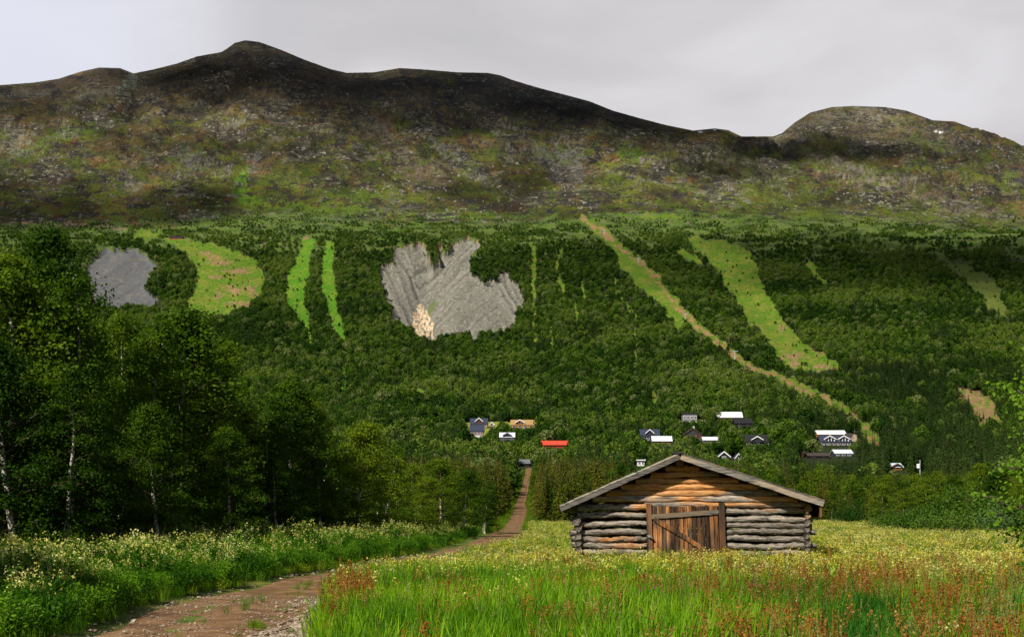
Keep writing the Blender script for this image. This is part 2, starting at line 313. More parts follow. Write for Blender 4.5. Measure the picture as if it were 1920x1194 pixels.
def Hb(X, Y):
    """ground height at a place"""
    X = np.asarray(X, float); Y = np.asarray(Y, float); Ys = np.maximum(Y, 1.0); px = CX + X / Ys * F
    z = np.interp(Y, _ty, _tzs)
    dp = bench(px); z = z - dp * ss(1380, 1700, Y) * np.minimum(Y, 1700) / F
    z = z + .10 * fbm(X / 9, Y / 9, 3, 5) * ss(2, 14, Y) * (1 - ss(150, 200, Y))
    sky = np.interp(px, SKY[:, 0], SKY[:, 1]); Rr = ridge_y(px)
    t = np.clip((Y - 1700) / (Rr - 1700), 0, 1)
    py = 404 + dp + (sky - 404 - dp) * (1 - (1 - t) ** 1.35)
    zh = CAMH + (HZ - py) / F * Y
    over = np.maximum(Y - Rr, 0); zr = CAMH + (HZ - sky) / F * Rr
    zh = np.where(over > 0, zr - over * .25, zh)
    z = np.where(Y > 1700, zh, z)
    # gullies and knolls
    wood_ = ss(520, 900, Y) * (1 - ss(1500, 1750, Y))
    z = z + wood_ * (fbm(X / 150, Y / 420, 3, 11) * 13)
    t2 = ss(1640, 1850, Y) * (1 - ss(Rr - 420, Rr - 60, Y))
    z = z + t2 * (ridged(X / 300 + Y / 900 + fbm(X / 400, Y / 400, 2, 71) * .9, Y / 380 - X / 700, 4, 21) * 30 + fbm(X / 80, Y / 80, 4, 31) * 22)
    return z
def to_px(X, Y, Z): return CX + X / Y * F, HZ - (Z - CAMH) / Y * F
def at_py(px, py, y0=180, y1=1750):
    """depth at which the ground is seen at that height in the picture"""
    Ys = np.arange(y0, y1, 2.0); X = (px - CX) / F * Ys; Z = Hb(X, Ys); q = HZ - (Z - CAMH) / Ys * F
    i = int(np.argmax(q <= py)); Y = Ys[i]; return X[i], Y, Z[i]

# outlines on the slopes
P_SCAR = [(714, 495), (740, 492), (735, 470), (763, 457), (793, 452), (802, 473), (814, 492), (823, 480), (818, 458), (829, 451), (835, 467), (853, 452), (871, 446), (895, 445), (903, 458), (879, 483), (879, 501), (889, 516), (907, 525), (931, 523), (943, 510),
          (956, 510), (965, 528), (977, 540), (983, 555), (980, 573), (968, 585), (968, 605), (943, 623), (940, 609), (922, 618), (907, 621), (888, 633), (871, 618), (841, 627), (805, 635), (775, 618), (750, 606), (729, 579), (720, 543), (711, 519)]
P_SCAR2 = [(159, 507), (178, 479), (194, 464), (216, 463), (251, 464), (280, 482), (290, 498), (286, 517), (267, 533), (277, 549), (296, 558), (280, 577), (261, 568), (204, 571), (188, 571), (165, 552), (170, 530)]
P_SCAR3 = [(85, 492), (120, 480), (132, 490), (118, 520), (95, 515)]
P_ORANGE = [(781, 549), (793, 544), (800, 562), (811, 572), (814, 591), (802, 618), (790, 614), (773, 594), (776, 567)]
P_MEADOW = [[(305, 450), (345, 448), (400, 458), (455, 475), (480, 490), (495, 520), (493, 545), (480, 565), (440, 582), (395, 600), (362, 590), (350, 570), (362, 545), (372, 510), (350, 470), (320, 458)],
            [(240, 447), (262, 430), (303, 432), (290, 447)],
            [(568, 444), (563, 472), (541, 517), (533, 558), (554, 584), (568, 615), (581, 650), (585, 625), (581, 603), (572, 575), (570, 549), (579, 507), (582, 475), (590, 450)],
            [(609, 453), (624, 453), (627, 475), (624, 514), (634, 539), (632, 577), (646, 609), (650, 640), (635, 640), (621, 603), (611, 571), (603, 523), (608, 482)],
            [(684, 655), (703, 650), (700, 662), (690, 674)], [(637, 690), (650, 690), (649, 738), (636, 745)],
            [(1150, 458), (1172, 480), (1204, 492), (1240, 522), (1278, 572), (1279, 628), (1262, 606), (1240, 572), (1205, 545), (1165, 505)],
            [(1275, 440), (1311, 467), (1338, 499), (1374, 557), (1400, 597), (1441, 637), (1454, 669), (1481, 693), (1585, 693), (1553, 669), (1508, 642), (1472, 611), (1454, 579), (1432, 534), (1418, 494), (1396, 463), (1329, 449)],
            [(1777, 722), (1810, 728), (1866, 750), (1880, 800), (1839, 803), (1821, 765)], [(1745, 472), (1786, 490), (1866, 521), (1892, 600), (1857, 580), (1821, 534)],
            [(1190, 398), (1290, 404), (1270, 410), (1200, 408)]]
STRIPS = [([(1000, 462), (1001, 520), (1000, 560), (1002, 636)], 4), ([(1050, 474), (1042, 505), (1056, 545)], 4), ([(1090, 532), (1096, 556)], 4), ([(1150, 525), (1162, 556), (1190, 588), (1193, 680)], 3.2), ([(1078, 570), (1083, 600)], 4),
          ([(1032, 615), (1036, 650)], 3), ([(1275, 470), (1310, 490)], 5), ([(1200, 520), (1270, 600)], 4), ([(1515, 495), (1545, 530)], 5), ([(770, 715), (800, 745)], 4), ([(1225, 735), (1230, 775)], 5), ([(700, 655), (740, 690)], 2.5)]
TRACKS = [([(1092, 408), (1125, 432), (1150, 455), (1200, 493), (1235, 525), (1270, 575), (1300, 605), (1340, 635), (1380, 668), (1410, 690), (1447, 702)], 3.6),
          ([(1447, 702), (1490, 722), (1530, 742), (1570, 760), (1600, 782), (1645, 830)], 5)]
TAN = [((412, 492), 22, 7), ((400, 482), 14, 5), ((445, 508), 26, 6), ((440, 543), 20, 9), ((472, 545), 9, 14), ((405, 518), 12, 5), ((408, 555), 8, 9), ((385, 475), 12, 4), ((452, 570), 26, 6), ((1465, 615), 7, 7), ((1485, 668), 24, 8), ((1540, 688), 22, 6), ((1535, 655), 14, 9), ((1490, 682), 12, 8), ((1815, 745), 45, 22), ((1845, 775), 32, 24),
       ((1535, 745), 16, 6), ((1600, 780), 24, 9), ((1680, 808), 14, 9), ((1135, 440), 10, 6), ((575, 446), 14, 4), ((330, 585), 22, 7), ((365, 588), 10, 8)]

def slope_masks(px, py, jag=1.0):
    qx = px + jag * (fbm(px / 16, py / 16, 4, 41, .65) * 9); qy = py + jag * (fbm(px / 16, py / 16, 4, 51, .65) * 8)
    scar = inpoly(qx, qy, P_SCAR); scar2 = inpoly(qx, qy, P_SCAR2) | inpoly(qx, qy, P_SCAR3); mead = np.zeros(px.shape, bool)
    for p in P_MEADOW: mead |= inpoly(qx, qy, p)
    for pts, w in STRIPS: mead |= dline(qx, qy, pts) < w * .95
    tr = np.zeros(px.shape, bool)
    for pts, w in TRACKS: tr |= dline(qx, qy, pts) < w; mead |= dline(qx, qy, pts) < w * 1.9
    return scar, scar2, mead & ~scar & ~scar2, tr, qx, qy

def road_x(Y): return np.interp(Y, [-10, 8, 19.4, 26.7, 32.4, 41, 55, 70, 100, 180, 262, 300, 450, 490], [-3.5, -4.0, -4.3, -4.95, -4.9, -4.1, -2.6, -1.55, -.65, .5, 1.5, 1.7, 5.0, 5.8])

# mountain sheet -----------------------------------------------------
def build_terrain():
    py_rows = np.arange(984, 404, -1.45)
    Yr = np.interp(-py_rows, -np.array(KP[2:]), KY[2:]); Yr = np.unique(np.round(Yr, 2)); Yr[0] = 180.0
    cols = np.concatenate([np.linspace(-9000, -800, 26), np.linspace(-740, -60, 30), np.arange(-50, 1972, 1.3), np.linspace(1990, 2700, 30), np.linspace(2900, 11000, 26)])
    tt = 1 - (1 - np.linspace(0, 1, 265)[1:]) ** (1 / 1.2)
    PX = []; 
    A = np.broadcast_to(Yr[None, :], (len(cols), len(Yr)))
    Rr = ridge_y(cols)[:, None]
    B = 1700 + tt[None, :] * (Rr - 1700); Cc = Rr + np.array([15, 40, 90, 180, 350, 700, 1300])[None, :]
    Y = np.concatenate([A, B, Cc], 1); X = (cols[:, None] - CX) / F * Y
    Z = Hb(X, Y); PXg = np.broadcast_to(cols[:, None], Y.shape).copy()
    # picture coordinates of the smooth land, used as a fixed map for what grows and lies there
    sky = np.interp(cols, SKY[:, 0], SKY[:, 1])[:, None]
    t = np.clip((Y - 1700) / (Rr - 1700), 0, 1); PYs = np.where(Y > 1700, 404 + (sky - 404) * (1 - (1 - t) ** 1.35), HZ - (Z - CAMH) / Y * F)
    px, py = PXg, np.where(Y > Rr, sky, HZ - (Z - CAMH) / Y * F)
    scar, scar2, mead, tr, qx, qy = slope_masks(px, py)
    n = lambda s, sx, sy, o=4: fbm(px / sx, py / sy, o, s)
    # relief of bare slides: gullies running down to the foot
    u1 = (px - 800) * .62 + (py - 630) * .78; u2 = (px - 800) * .86 - (py - 630) * .5
    right = ss(-8, 12, (px - 790) + (py - 560) * -.25); lobe = ss(925, 945, px)
    uu = np.where(lobe > .5, u2 * .9, np.where(right > .5, u1, u2))
    uw = uu + fbm(px / 40, py / 40, 2, 61) * 6
    st = pn(uw / 11, px * 0 + py / 160, 63) + .4 * pn(uw / 4, py / 70, 64) + .22 * pn(uw / 1.9, py / 40, 65)
    us = (px - 200) * .55 + (py - 500) * .83; st2 = pn((us + fbm(px / 30, py / 30, 2, 66) * 4) / 6, px / 120, 67) + .6 * pn(us / 2.6, px / 80, 68)
    def blur(a, w):
        k = np.ones(w) / w; a = np.apply_along_axis(lambda r: np.convolve(r, k, 'same'), 0, a); return np.apply_along_axis(lambda r: np.convolve(r, k, 'same'), 1, a)
    sb = blur((scar | scar2).astype(float), 7)
    Z = Z - sb * 3.2 + scar * pn(uw / 11, py / 160, 63) * 2.6 * sb + scar2 * pn((us + fbm(px / 30, py / 30, 2, 66) * 4) / 6, px / 120, 67) * 1.2 * sb
    # V shaped hollow with its floor along the orange rock
    dv = np.abs(px - np.interp(py, [450, 560, 630], [826, 790, 800])); Z = Z - scar * sb * 9 * np.exp(-(dv / 34) ** 2)
    rock = ss(1760, 1900, Y)
    ra, rb_ = px + .22 * py, py - .12 * px; wq = n(82, 70, 50, 3)
    fine = ridged(ra / 42 + wq, rb_ / 11 + wq, 4, 81)
    Z = Z + rock * (1 - ss(Rr - 60, Rr + 5, Y)) * fine * .6 + (rock * n(83, 7, 6, 3) * .8) * (.35 + .65 * (1 - ss(Rr - 90, Rr, Y)))
    wx = fbm(X / 130, Y / 130, 3, 91) * 60; crag = ridged((X + wx + .25 * Y) / 95, (Y - .3 * X + wx) / 70, 6, 92)
    calm = ss(-.35, .25, fbm(X / 260, Y / 260, 3, 93) + .12)
    Z = Z + rock * (1 - ss(Rr - 220, Rr - 10, Y)) * np.maximum(crag, -.6) * (3 + 7.5 * calm) * (1 - ss(Rr - 1150, Rr - 650, Y) * ss(1330, 1480, px) * .85)
    px, py = PXg, np.where(Y > Rr, sky, HZ - (Z - CAMH) / Y * F)
    gy = np.gradient(Z, axis=1) / np.maximum(np.gradient(Y, axis=1), .5); gx = np.gradient(Z, axis=0) / np.maximum(np.abs(np.gradient(X, axis=0)), .3)
    # ---- colour of what grows and lies there
    c = np.zeros(px.shape + (3,))
    def mix(c, col, m): m = np.clip(m, 0, 1)[..., None]; return c * (1 - m) + np.array(col) * m
    f6 = lambda sd, sx, sy, o=6, g=.62: fbm(px / sx, py / sy, o, sd, g)
    dpy = bench(px)
    c[:] = (.125, .092, .027)
    c = mix(c, (.098, .112, .017), ss(-.06, .12, f6(101, 120, 50) + .75 * ss(190, 390, py) - .30))
    c = mix(c, (.115, .062, .027), ss(.12, .22, f6(103, 50, 24)) * .8)
    c = mix(c, (.058, .052, .022), ss(.10, .20, f6(102, 75, 28)) * .85)
    up = ss(300, 130, py)
    c = mix(c, (.056, .044, .034), up * .75 * ss(-.25, .05, f6(104, 90, 50) + .1))
    c = mix(c, (.030, .028, .028), ss(.16, .26, ridged(ra / 110 + .3 * n(105, 60, 60, 2), rb_ / 34, 6, 106) * .45 + f6(107, 30, 16) * .5 - .20) * .9)
    # blobs of character seen in the photograph: (x, y, rx, ry, rotation, colour, strength)
    Bl = [(860, 300, 55, 14, .65, (.17, .165, .15), .8), (700, 245, 30, 26, .5, (.16, .15, .14), .5), (1062, 310, 34, 34, .4, (.17, .17, .165), .95), (1020, 290, 60, 12, .15, (.15, .15, .145), .7),
          (345, 290, 30, 14, .5, (.15, .15, .15), .8), (360, 312, 20, 8, 0, (.16, .16, .16), .8), (482, 295, 10, 32, .35, (.17, .165, .15), .8), (30, 270, 26, 34, -.4, (.17, .17, .14), .7), (190, 175, 60, 12, -.1, (.16, .17, .13), .5), (240, 155, 12, 28, .5, (.20, .22, .16), .8), (60, 175, 46, 8, -.05, (.15, .15, .13), .6),
          (450, 85, 60, 12, .1, (.12, .12, .11), .5), (800, 330, 46, 30, .3, (.16, .13, .10), .6), (250, 345, 16, 30, 0, (.17, .16, .15), .6), (1610, 330, 70, 16, .28, (.24, .22, .17), .75), (1740, 370, 90, 22, .30, (.22, .18, .14), .7), (1840, 395, 60, 12, .30, (.22, .20, .16), .6), (1650, 250, 90, 40, .1, (.17, .15, .11), .55),
          (1530, 230, 60, 18, -.4, (.17, .16, .13), .6), (1600, 215, 60, 14, 0, (.17, .16, .14), .5), (1560, 300, 60, 10, .3, (.19, .18, .14), .6), (1640, 405, 120, 5, .2, (.16, .15, .11), .5), (1270, 350, 130, 4, .22, (.19, .18, .14), .8), (1395, 372, 40, 5, .5, (.18, .17, .14), .7), (560, 408, 90, 4.5, .10, (.24, .23, .19), .95), (480, 402, 30, 4, .35, (.22, .21, .18), .9), (905, 418, 14, 5, 0, (.2, .19, .18), .8)]
    Gr = [(450, 345, 12, 34, .25, (.10, .22, .014), .9), (470, 378, 30, 10, 0, (.11, .22, .014), .9), (130, 250, 60, 9, -.3, (.085, .15, .02), .8), (365, 290, 26, 10, .4, (.08, .17, .015), .7), (620, 395, 150, 12, .04, (.12, .20, .018), .85), (900, 405, 90, 8, .0, (.09, .17, .016), .7), (520, 262, 50, 22, .3, (.12, .13, .02), .6), (1180, 290, 26, 10, 0, (.07, .14, .015), .7),
          (1195, 403, 44, 5, 0, (.14, .28, .015), 1), (1560, 405, 200, 16, .10, (.10, .15, .016), .8), (1750, 405, 160, 14, .12, (.11, .15, .018), .7), (1460, 360, 140, 22, .3, (.08, .10, .018), .6), (660, 365, 60, 12, .1, (.10, .16, .016), .7), (560, 330, 60, 18, 0, (.10, .14, .02), .5), (1690, 445, 140, 14, .03, (.11, .17, .03), .8), (190, 235, 40, 12, -.2, (.09, .14, .02), .6), (20, 300, 80, 12, -.5, (.07, .12, .015), .7), (1000, 225, 80, 8, .3, (.07, .10, .02), .5)]
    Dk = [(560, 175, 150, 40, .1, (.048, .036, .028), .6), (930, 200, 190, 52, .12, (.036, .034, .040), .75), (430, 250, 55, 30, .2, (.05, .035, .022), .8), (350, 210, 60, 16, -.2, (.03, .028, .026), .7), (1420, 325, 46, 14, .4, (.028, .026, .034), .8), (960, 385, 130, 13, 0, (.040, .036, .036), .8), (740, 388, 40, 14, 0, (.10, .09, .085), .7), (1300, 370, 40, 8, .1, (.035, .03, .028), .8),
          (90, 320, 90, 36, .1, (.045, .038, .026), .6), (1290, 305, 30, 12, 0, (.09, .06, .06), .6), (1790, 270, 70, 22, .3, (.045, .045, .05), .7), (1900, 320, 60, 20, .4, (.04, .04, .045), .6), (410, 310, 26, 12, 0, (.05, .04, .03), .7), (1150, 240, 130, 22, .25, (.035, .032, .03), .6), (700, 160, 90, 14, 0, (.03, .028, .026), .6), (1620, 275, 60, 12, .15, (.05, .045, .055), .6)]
    nA = f6(210, 22, 14, 5); nB = n(261, 6, 4, 3); nC = fbm(ra / 12, rb_ / 5.5, 4, 262, .65); gset = {(q[0], q[1]) for q in Gr}
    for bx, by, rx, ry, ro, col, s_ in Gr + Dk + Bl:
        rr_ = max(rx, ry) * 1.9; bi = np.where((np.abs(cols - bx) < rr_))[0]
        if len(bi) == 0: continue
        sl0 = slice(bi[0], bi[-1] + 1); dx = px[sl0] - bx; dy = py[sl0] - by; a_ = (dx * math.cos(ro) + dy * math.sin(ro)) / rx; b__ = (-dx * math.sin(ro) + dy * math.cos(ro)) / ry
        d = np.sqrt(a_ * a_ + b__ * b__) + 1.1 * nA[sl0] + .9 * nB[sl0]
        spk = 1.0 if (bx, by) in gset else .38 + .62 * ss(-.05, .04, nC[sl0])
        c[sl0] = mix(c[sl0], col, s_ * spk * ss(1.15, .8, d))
    led = ridged(px / 120, py / 42, 4, 121); hi = ss(424, 404, py - dpy)
    c = mix(c, (.074, .105, .014), ss(.12, .26, f6(108, 44, 22)) * .7 * ss(150, 300, py))
    stp = ss(1.15, 1.5, gy + .5 * np.abs(gx) + .8 * f6(129, 7, 5, 4)) * hi
    clus = ss(-.10, .14, f6(124, 90, 40, 4))
    c = mix(c, (.165, .150, .118), stp * (.25 + .6 * clus)); c = mix(c, (.034, .032, .030), ss(.10, .22, f6(133, 12, 5, 4)) * stp * .9)
    msk = np.stack([hi, (scar | scar2) * 1.0, clus * hi], -1)
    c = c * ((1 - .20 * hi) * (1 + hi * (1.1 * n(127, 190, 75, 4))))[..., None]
    c = np.clip(c, .004, 1)
    # slopes below the rock: scrub, heather and forest floor
    fl = ss(402, 412, py - dpy + 26 * f6(130, 60, 20, 4))
    c = mix(c, (.078, .135, .018), fl * .9); c = mix(c, (.10, .135, .03), fl * ss(.0, .15, f6(131, 50, 9, 5)) * .8); c = mix(c, (.035, .062, .014), fl * ss(.05, .15, f6(137, 34, 7, 5)) * .8); c = mix(c, (.16, .15, .09), fl * ss(.30, .38, f6(138, 16, 5, 4)) * .6)
    c = mix(c, (.025, .035, .012), ss(455, 520, py + 12 * n(132, 60, 30, 3)))
    # open runs
    g = f6(141, 26, 12, 5); c = np.where(mead[..., None], mix(np.broadcast_to(np.array((.088, .165, .013)), c.shape), (.14, .175, .022), ss(-.05, .15, g)), c)
    c = np.where((mead & (px > 1740) & (py < 640))[..., None], np.array((.09, .12, .02)), c)
    thin = mead & ((px > 525) & (px < 655)); c = np.where(thin[..., None], mix(np.broadcast_to(np.array((.070, .185, .010)), c.shape), (.11, .20, .016), ss(-.1, .1, g)), c)
    for (bx, by), rx, ry in TAN:
        d = np.hypot((px - bx) / rx, (py - by) / ry) + 1.5 * n(151, 9, 5, 4); c = mix(c, (.25, .155, .080), ss(.95, .6, d) * (mead | tr | (py > 570)) * .9)
    c = mix(c, (.28, .165, .08), tr * ss(-.25, .1, n(152, 12, 9, 3) + .1 - .2 * (px > 1450)))
    # bare slides
    sc = np.broadcast_to(np.array((.165, .158, .130)), c.shape) * (1 + .24 * st + .08 * n(161, 5, 5, 4) + .15 * n(167, 40, 30, 2))[..., None]
    sw = pn(uw / 5.5, py / 120, 169) + .5 * pn(uw / 2.6, py / 60, 170); sc = mix(sc, (.225, .215, .185), ss(.10, .35, sw) * .75); sc = mix(sc, (.095, .09, .078), ss(-.18, -.42, sw) * .8); sc = mix(sc, (.30, .28, .24), ss(.30, .36, f6(162, 6, 4, 3)) * .7); sc = mix(sc, (.06, .07, .04), ss(.34, .4, f6(168, 8, 5, 4)) * .7); sc = mix(sc, (.12, .11, .09), ss(.25, .5, n(163, 16, 14, 3)) * .35)
    rim = ss(0, 1, 1 - blur(scar.astype(float), 9)); sc = mix(sc, (.26, .15, .09), ss(.35, .5, rim) * ss(540, 450, py + (px - 850) * .25) * .8)
    orr = inpoly(qx + 3 * n(164, 5, 5, 2), qy, P_ORANGE); sc = mix(sc, (.48, .33, .18), orr * ss(-.3, .1, n(165, 5, 5, 3))); sc = mix(sc, (.62, .55, .44), orr * ss(.05, .3, n(166, 4, 4, 3)))
    gg = inpoly(qx, qy, [(798, 560), (815, 540), (822, 546), (806, 572)]) | inpoly(qx, qy, [(905, 625), (930, 605), (935, 612), (910, 632)]); sc = mix(sc, (.10, .14, .04), gg * .8)
    c = np.where(scar[..., None], sc, c)
    s2 = np.broadcast_to(np.array((.10, .102, .108)), c.shape) * (1 + .14 * st2 + .15 * n(171, 5, 5, 3))[..., None]; s2 = mix(s2, (.17, .15, .12), ss(.1, .4, n(172, 14, 6, 3)) * .5)
    s2 = mix(s2, (.28, .2, .12), (dline(px, py, [(163, 530), (168, 560)]) < 7) * .8); c = np.where(scar2[..., None], s2, c)
    # thin mineral path on the left and snow specks
    c = mix(c, (.26, .18, .13), (dline(qx, qy, [(-40, 412), (150, 420), (240, 430)]) < 1.5) * .8)
    for sx_, sy_, rx_, ry_ in ((1313, 247.5, 5, 1.6), (1755, 247, 3.5, 1.6), (1764, 249, 4, 1.8), (1340, 244, 3, 1)): c = mix(c, (.75, .78, .8), ss(1.2, .8, np.hypot((px - sx_) / rx_, (py - sy_) / ry_)))
    c = np.clip(c, .006, .8)
    nc, nr = Y.shape; V = np.stack([X, Y, Z], -1).reshape(-1, 3)
    i = np.arange(nc - 1)[:, None] * nr; j = np.arange(nr - 1)[None]
    q = np.stack([i + j, i + nr + j, i + nr + j + 1, i + j + 1], -1).reshape(-1, 4)
    m, n2, l, b = mat('mountain_side', .95, .1)
    at = n2.new('ShaderNodeVertexColor'); at.layer_name = 'col'; geo = n2.new('ShaderNodeNewGeometry')
    z = n2.new('ShaderNodeTexNoise'); z.inputs['Scale'].default_value = .35; z.inputs['Detail'].default_value = 6; z.inputs['Roughness'].default_value = .7; l.new(geo.outputs['Position'], z.inputs['Vector'])
    mr = n2.new('ShaderNodeMapRange'); mr.inputs[1].default_value = .36; mr.inputs[2].default_value = .64; mr.inputs[3].default_value = .62; mr.inputs[4].default_value = 1.38; l.new(z.outputs[0], mr.inputs[0])
    vm = n2.new('ShaderNodeVectorMath'); vm.operation = 'SCALE'; l.new(at.outputs[0], vm.inputs[0]); pass
    # boulders and ledges of bare rock, crease shadows painted as dark lines, laid over the slope by place
    mk = n2.new('ShaderNodeVertexColor'); mk.layer_name = 'rock'; ms = n2.new('ShaderNodeSeparateColor'); l.new(mk.outputs[0], ms.inputs[0])
    def nz3(sc, det, ro, off=(0, 0, 0), dist=0.0):
        mp = n2.new('ShaderNodeMapping'); mp.inputs['Scale'].default_value = sc; mp.inputs['Location'].default_value = off; mp.inputs['Rotation'].default_value = (0, R(9), 0); l.new(geo.outputs['Position'], mp.inputs[0])
        q = n2.new('ShaderNodeTexNoise'); q.inputs['Scale'].default_value = 1; q.inputs['Detail'].default_value = det; q.inputs['Roughness'].default_value = ro; q.inputs['Distortion'].default_value = dist; l.new(mp.outputs[0], q.inputs['Vector']); return q.outputs[0]
    def mth(op, a, b=None):
        q = n2.new('ShaderNodeMath'); q.operation = op
        for i_, v_ in enumerate((a, b)):
            if v_ is None: continue
            if isinstance(v_, (int, float)): q.inputs[i_].default_value = v_
            else: l.new(v_, q.inputs[i_])
        return q.outputs[0]
    def step(v, a, b):
        q = n2.new('ShaderNodeMapRange'); q.interpolation_type = 'SMOOTHSTEP'; q.inputs[1].default_value = a; q.inputs[2].default_value = b; l.new(v, q.inputs[0]); return q.outputs[0]
    def lay(base, colr, fac):
        q = n2.new('ShaderNodeMixRGB'); q.inputs[2].default_value = (*colr, 1); l.new(base, q.inputs[1]); l.new(fac, q.inputs[0]); return q.outputs[0]
    big = nz3((1 / 90, 1 / 500, 1 / 42), 4, .6, (3, 1, 7)); cl = mth('ADD', mth('MULTIPLY', ms.outputs[2], .07), mth('MULTIPLY', mth('SUBTRACT', big, .5), .45))
    inv = mth('SUBTRACT', 1.0, mth('MULTIPLY', ms.outputs[1], .8)); l.new(mth('ADD', 1.0, mth('MULTIPLY', mth('SUBTRACT', mr.outputs[0], 1.0), inv)), vm.inputs['Scale']); cur = vm.outputs[0]
    n_a = nz3((1 / 17, 1 / 90, 1 / 8.5), 6, .66, (5, 2, 1), .6); n_b = nz3((1 / 24, 1 / 120, 1 / 7), 6, .66, (9, 4, 8), .8); n_c = nz3((1 / 5.5, 1 / 30, 1 / 4.0), 3, .6, (1, 7, 3)); n_l = nz3((1 / 46, 1 / 260, 1 / 15), 6, .62, (2, 5, 4), 1.0)
    cur = lay(cur, (.13, .118, .088), mth('MULTIPLY', step(mth('ADD', n_a, cl), .61, .67), mth('MULTIPLY', ms.outputs[0], .62)))
    cur = lay(cur, (.030, .028, .026), mth('MULTIPLY', step(mth('ADD', n_b, cl), .60, .65), mth('MULTIPLY', ms.outputs[0], .80)))
    cur = lay(cur, (.022, .021, .020), mth('MULTIPLY', mth('SUBTRACT', 1.0, step(mth('ABSOLUTE', mth('SUBTRACT', n_l, .5)), .006, .016)), mth('MULTIPLY', ms.outputs[0], .7)))
    cur = lay(cur, (.25, .235, .195), mth('MULTIPLY', step(mth('ADD', n_c, mth('MULTIPLY', cl, .6)), .665, .70), mth('MULTIPLY', ms.outputs[0], .8)))
    l.new(cur, b.inputs['Base Color'])
    hh_ = mth('ADD', mth('MULTIPLY', z.outputs[0], mth('MULTIPLY', inv, .5)), mth('MULTIPLY', n_a, mth('MULTIPLY', ms.outputs[0], 3.0)))
    bp = n2.new('ShaderNodeBump'); bp.inputs['Strength'].default_value = .9; bp.inputs['Distance'].default_value = 2.2; l.new(hh_, bp.inputs['Height']); l.new(bp.outputs[0], b.inputs['Normal'])
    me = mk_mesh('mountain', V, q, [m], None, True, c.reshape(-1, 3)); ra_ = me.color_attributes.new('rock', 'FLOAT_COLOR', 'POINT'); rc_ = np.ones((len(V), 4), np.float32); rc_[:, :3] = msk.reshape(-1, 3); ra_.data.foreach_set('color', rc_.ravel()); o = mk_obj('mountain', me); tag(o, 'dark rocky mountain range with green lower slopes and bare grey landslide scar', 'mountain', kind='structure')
    # valley floor
    xs = np.concatenate([np.linspace(-820, -70, 40), np.arange(-68, 68, .5), np.linspace(70, 820, 40)]); ys = np.concatenate([np.linspace(-80, 6, 30), np.arange(6.5, 70, .5), np.arange(70, 180, 2.0), [180.0]])
    Xg, Yg = np.meshgrid(xs, ys, indexing='ij'); Zg = Hb(Xg, Yg)
    rd = np.abs(Xg - road_x(Yg)); Zg = Zg - .10 * ss(2.3, 1.7, rd)
    nc, nr = Xg.shape; V = np.stack([Xg, Yg, Zg], -1).reshape(-1, 3)
    i = np.arange(nc - 1)[:, None] * nr; j = np.arange(nr - 1)[None]; q = np.stack([i + j, i + nr + j, i + nr + j + 1, i + j + 1], -1).reshape(-1, 4)
    gm = noise_mat('meadow_soil', [(.3, (.03, .06, .006)), (.5, (.09, .13, .014)), (.7, (.20, .19, .03))], .8, (1, 1, 1), 8, .95, .3, .05)
    o = mk_obj('ground', mk_mesh('ground', V, q, [gm], None, True)); tag(o, 'flat meadow ground of the valley floor', 'ground', kind='structure')
build_terrain()

# dirt road: a sheet lying just above the ground, with wheel ruts
def build_road(name, ctr, Ys, w, label):
    us = np.linspace(-1, 1, 17); V = []; 
    for Y in Ys:
        xc = ctr(Y); w = float(np.interp(Y, [25, 45, 180, 290, 300], [3.2, 2.8, 2.8, 2.8, 2.0])); wj = w * (1 + .10 * float(pn(Y / 3, 0, 91))) if Y < 120 else w
        e_ = us * wj / 2
        X = xc + e_; Z = Hb(X, np.full(17, Y)); crown = .035 * np.cos(us * 2.2 * np.pi)
        d = .02 if Y < 170 else .16
        Zr = Z - (.10 if Y < 178 else 0) + d + crown * .6 + .015 * fbm(X * 1.5, np.full(17, Y * 1.5), 3, 92)
        if Y < 178: Zr[0] -= .03; Zr[-1] -= .03
        V.append(np.stack([X, np.full(17, Y), Zr], -1))
    V = np.concatenate(V); n = len(Ys); i = np.arange(n - 1)[:, None] * 17; j = np.arange(16)[None]
    q = np.stack([i + j, i + j + 1, i + 17 + j + 1, i + 17 + j], -1).reshape(-1, 4)
    o = mk_obj(name, mk_mesh(name, V, q, [M['dirt']], None, True)); tag(o, label, 'road', kind='structure'); return o
build_road('road', road_x, np.concatenate([np.arange(-10, 60, .35), np.arange(60, 180, 1.5), np.arange(180, 492, 3)]), 3.2, 'red brown dirt road running through the meadow to the forest')
# side track leaving left at the crossing
Ys_ = 292
sx_ = np.linspace(-1.5, -22, 16); VV = []
for x in sx_:
    yy = np.linspace(Ys_ - 5, Ys_ + 5, 6) + (x + 2) * -.12; VV.append(np.stack([np.full(6, x + 1.7), yy, Hb(np.full(6, x + 1.7), yy) + .14], -1))
VV = np.concatenate(VV); i = np.arange(15)[:, None] * 6; j = np.arange(5)[None]
o = mk_obj('side_road', mk_mesh('side_road', VV, np.stack([i + j, i + 6 + j, i + 6 + j + 1, i + j + 1], -1).reshape(-1, 4), [M['dirt']], None, True)); tag(o, 'short side track leaving the dirt road to the left', 'road', kind='structure')

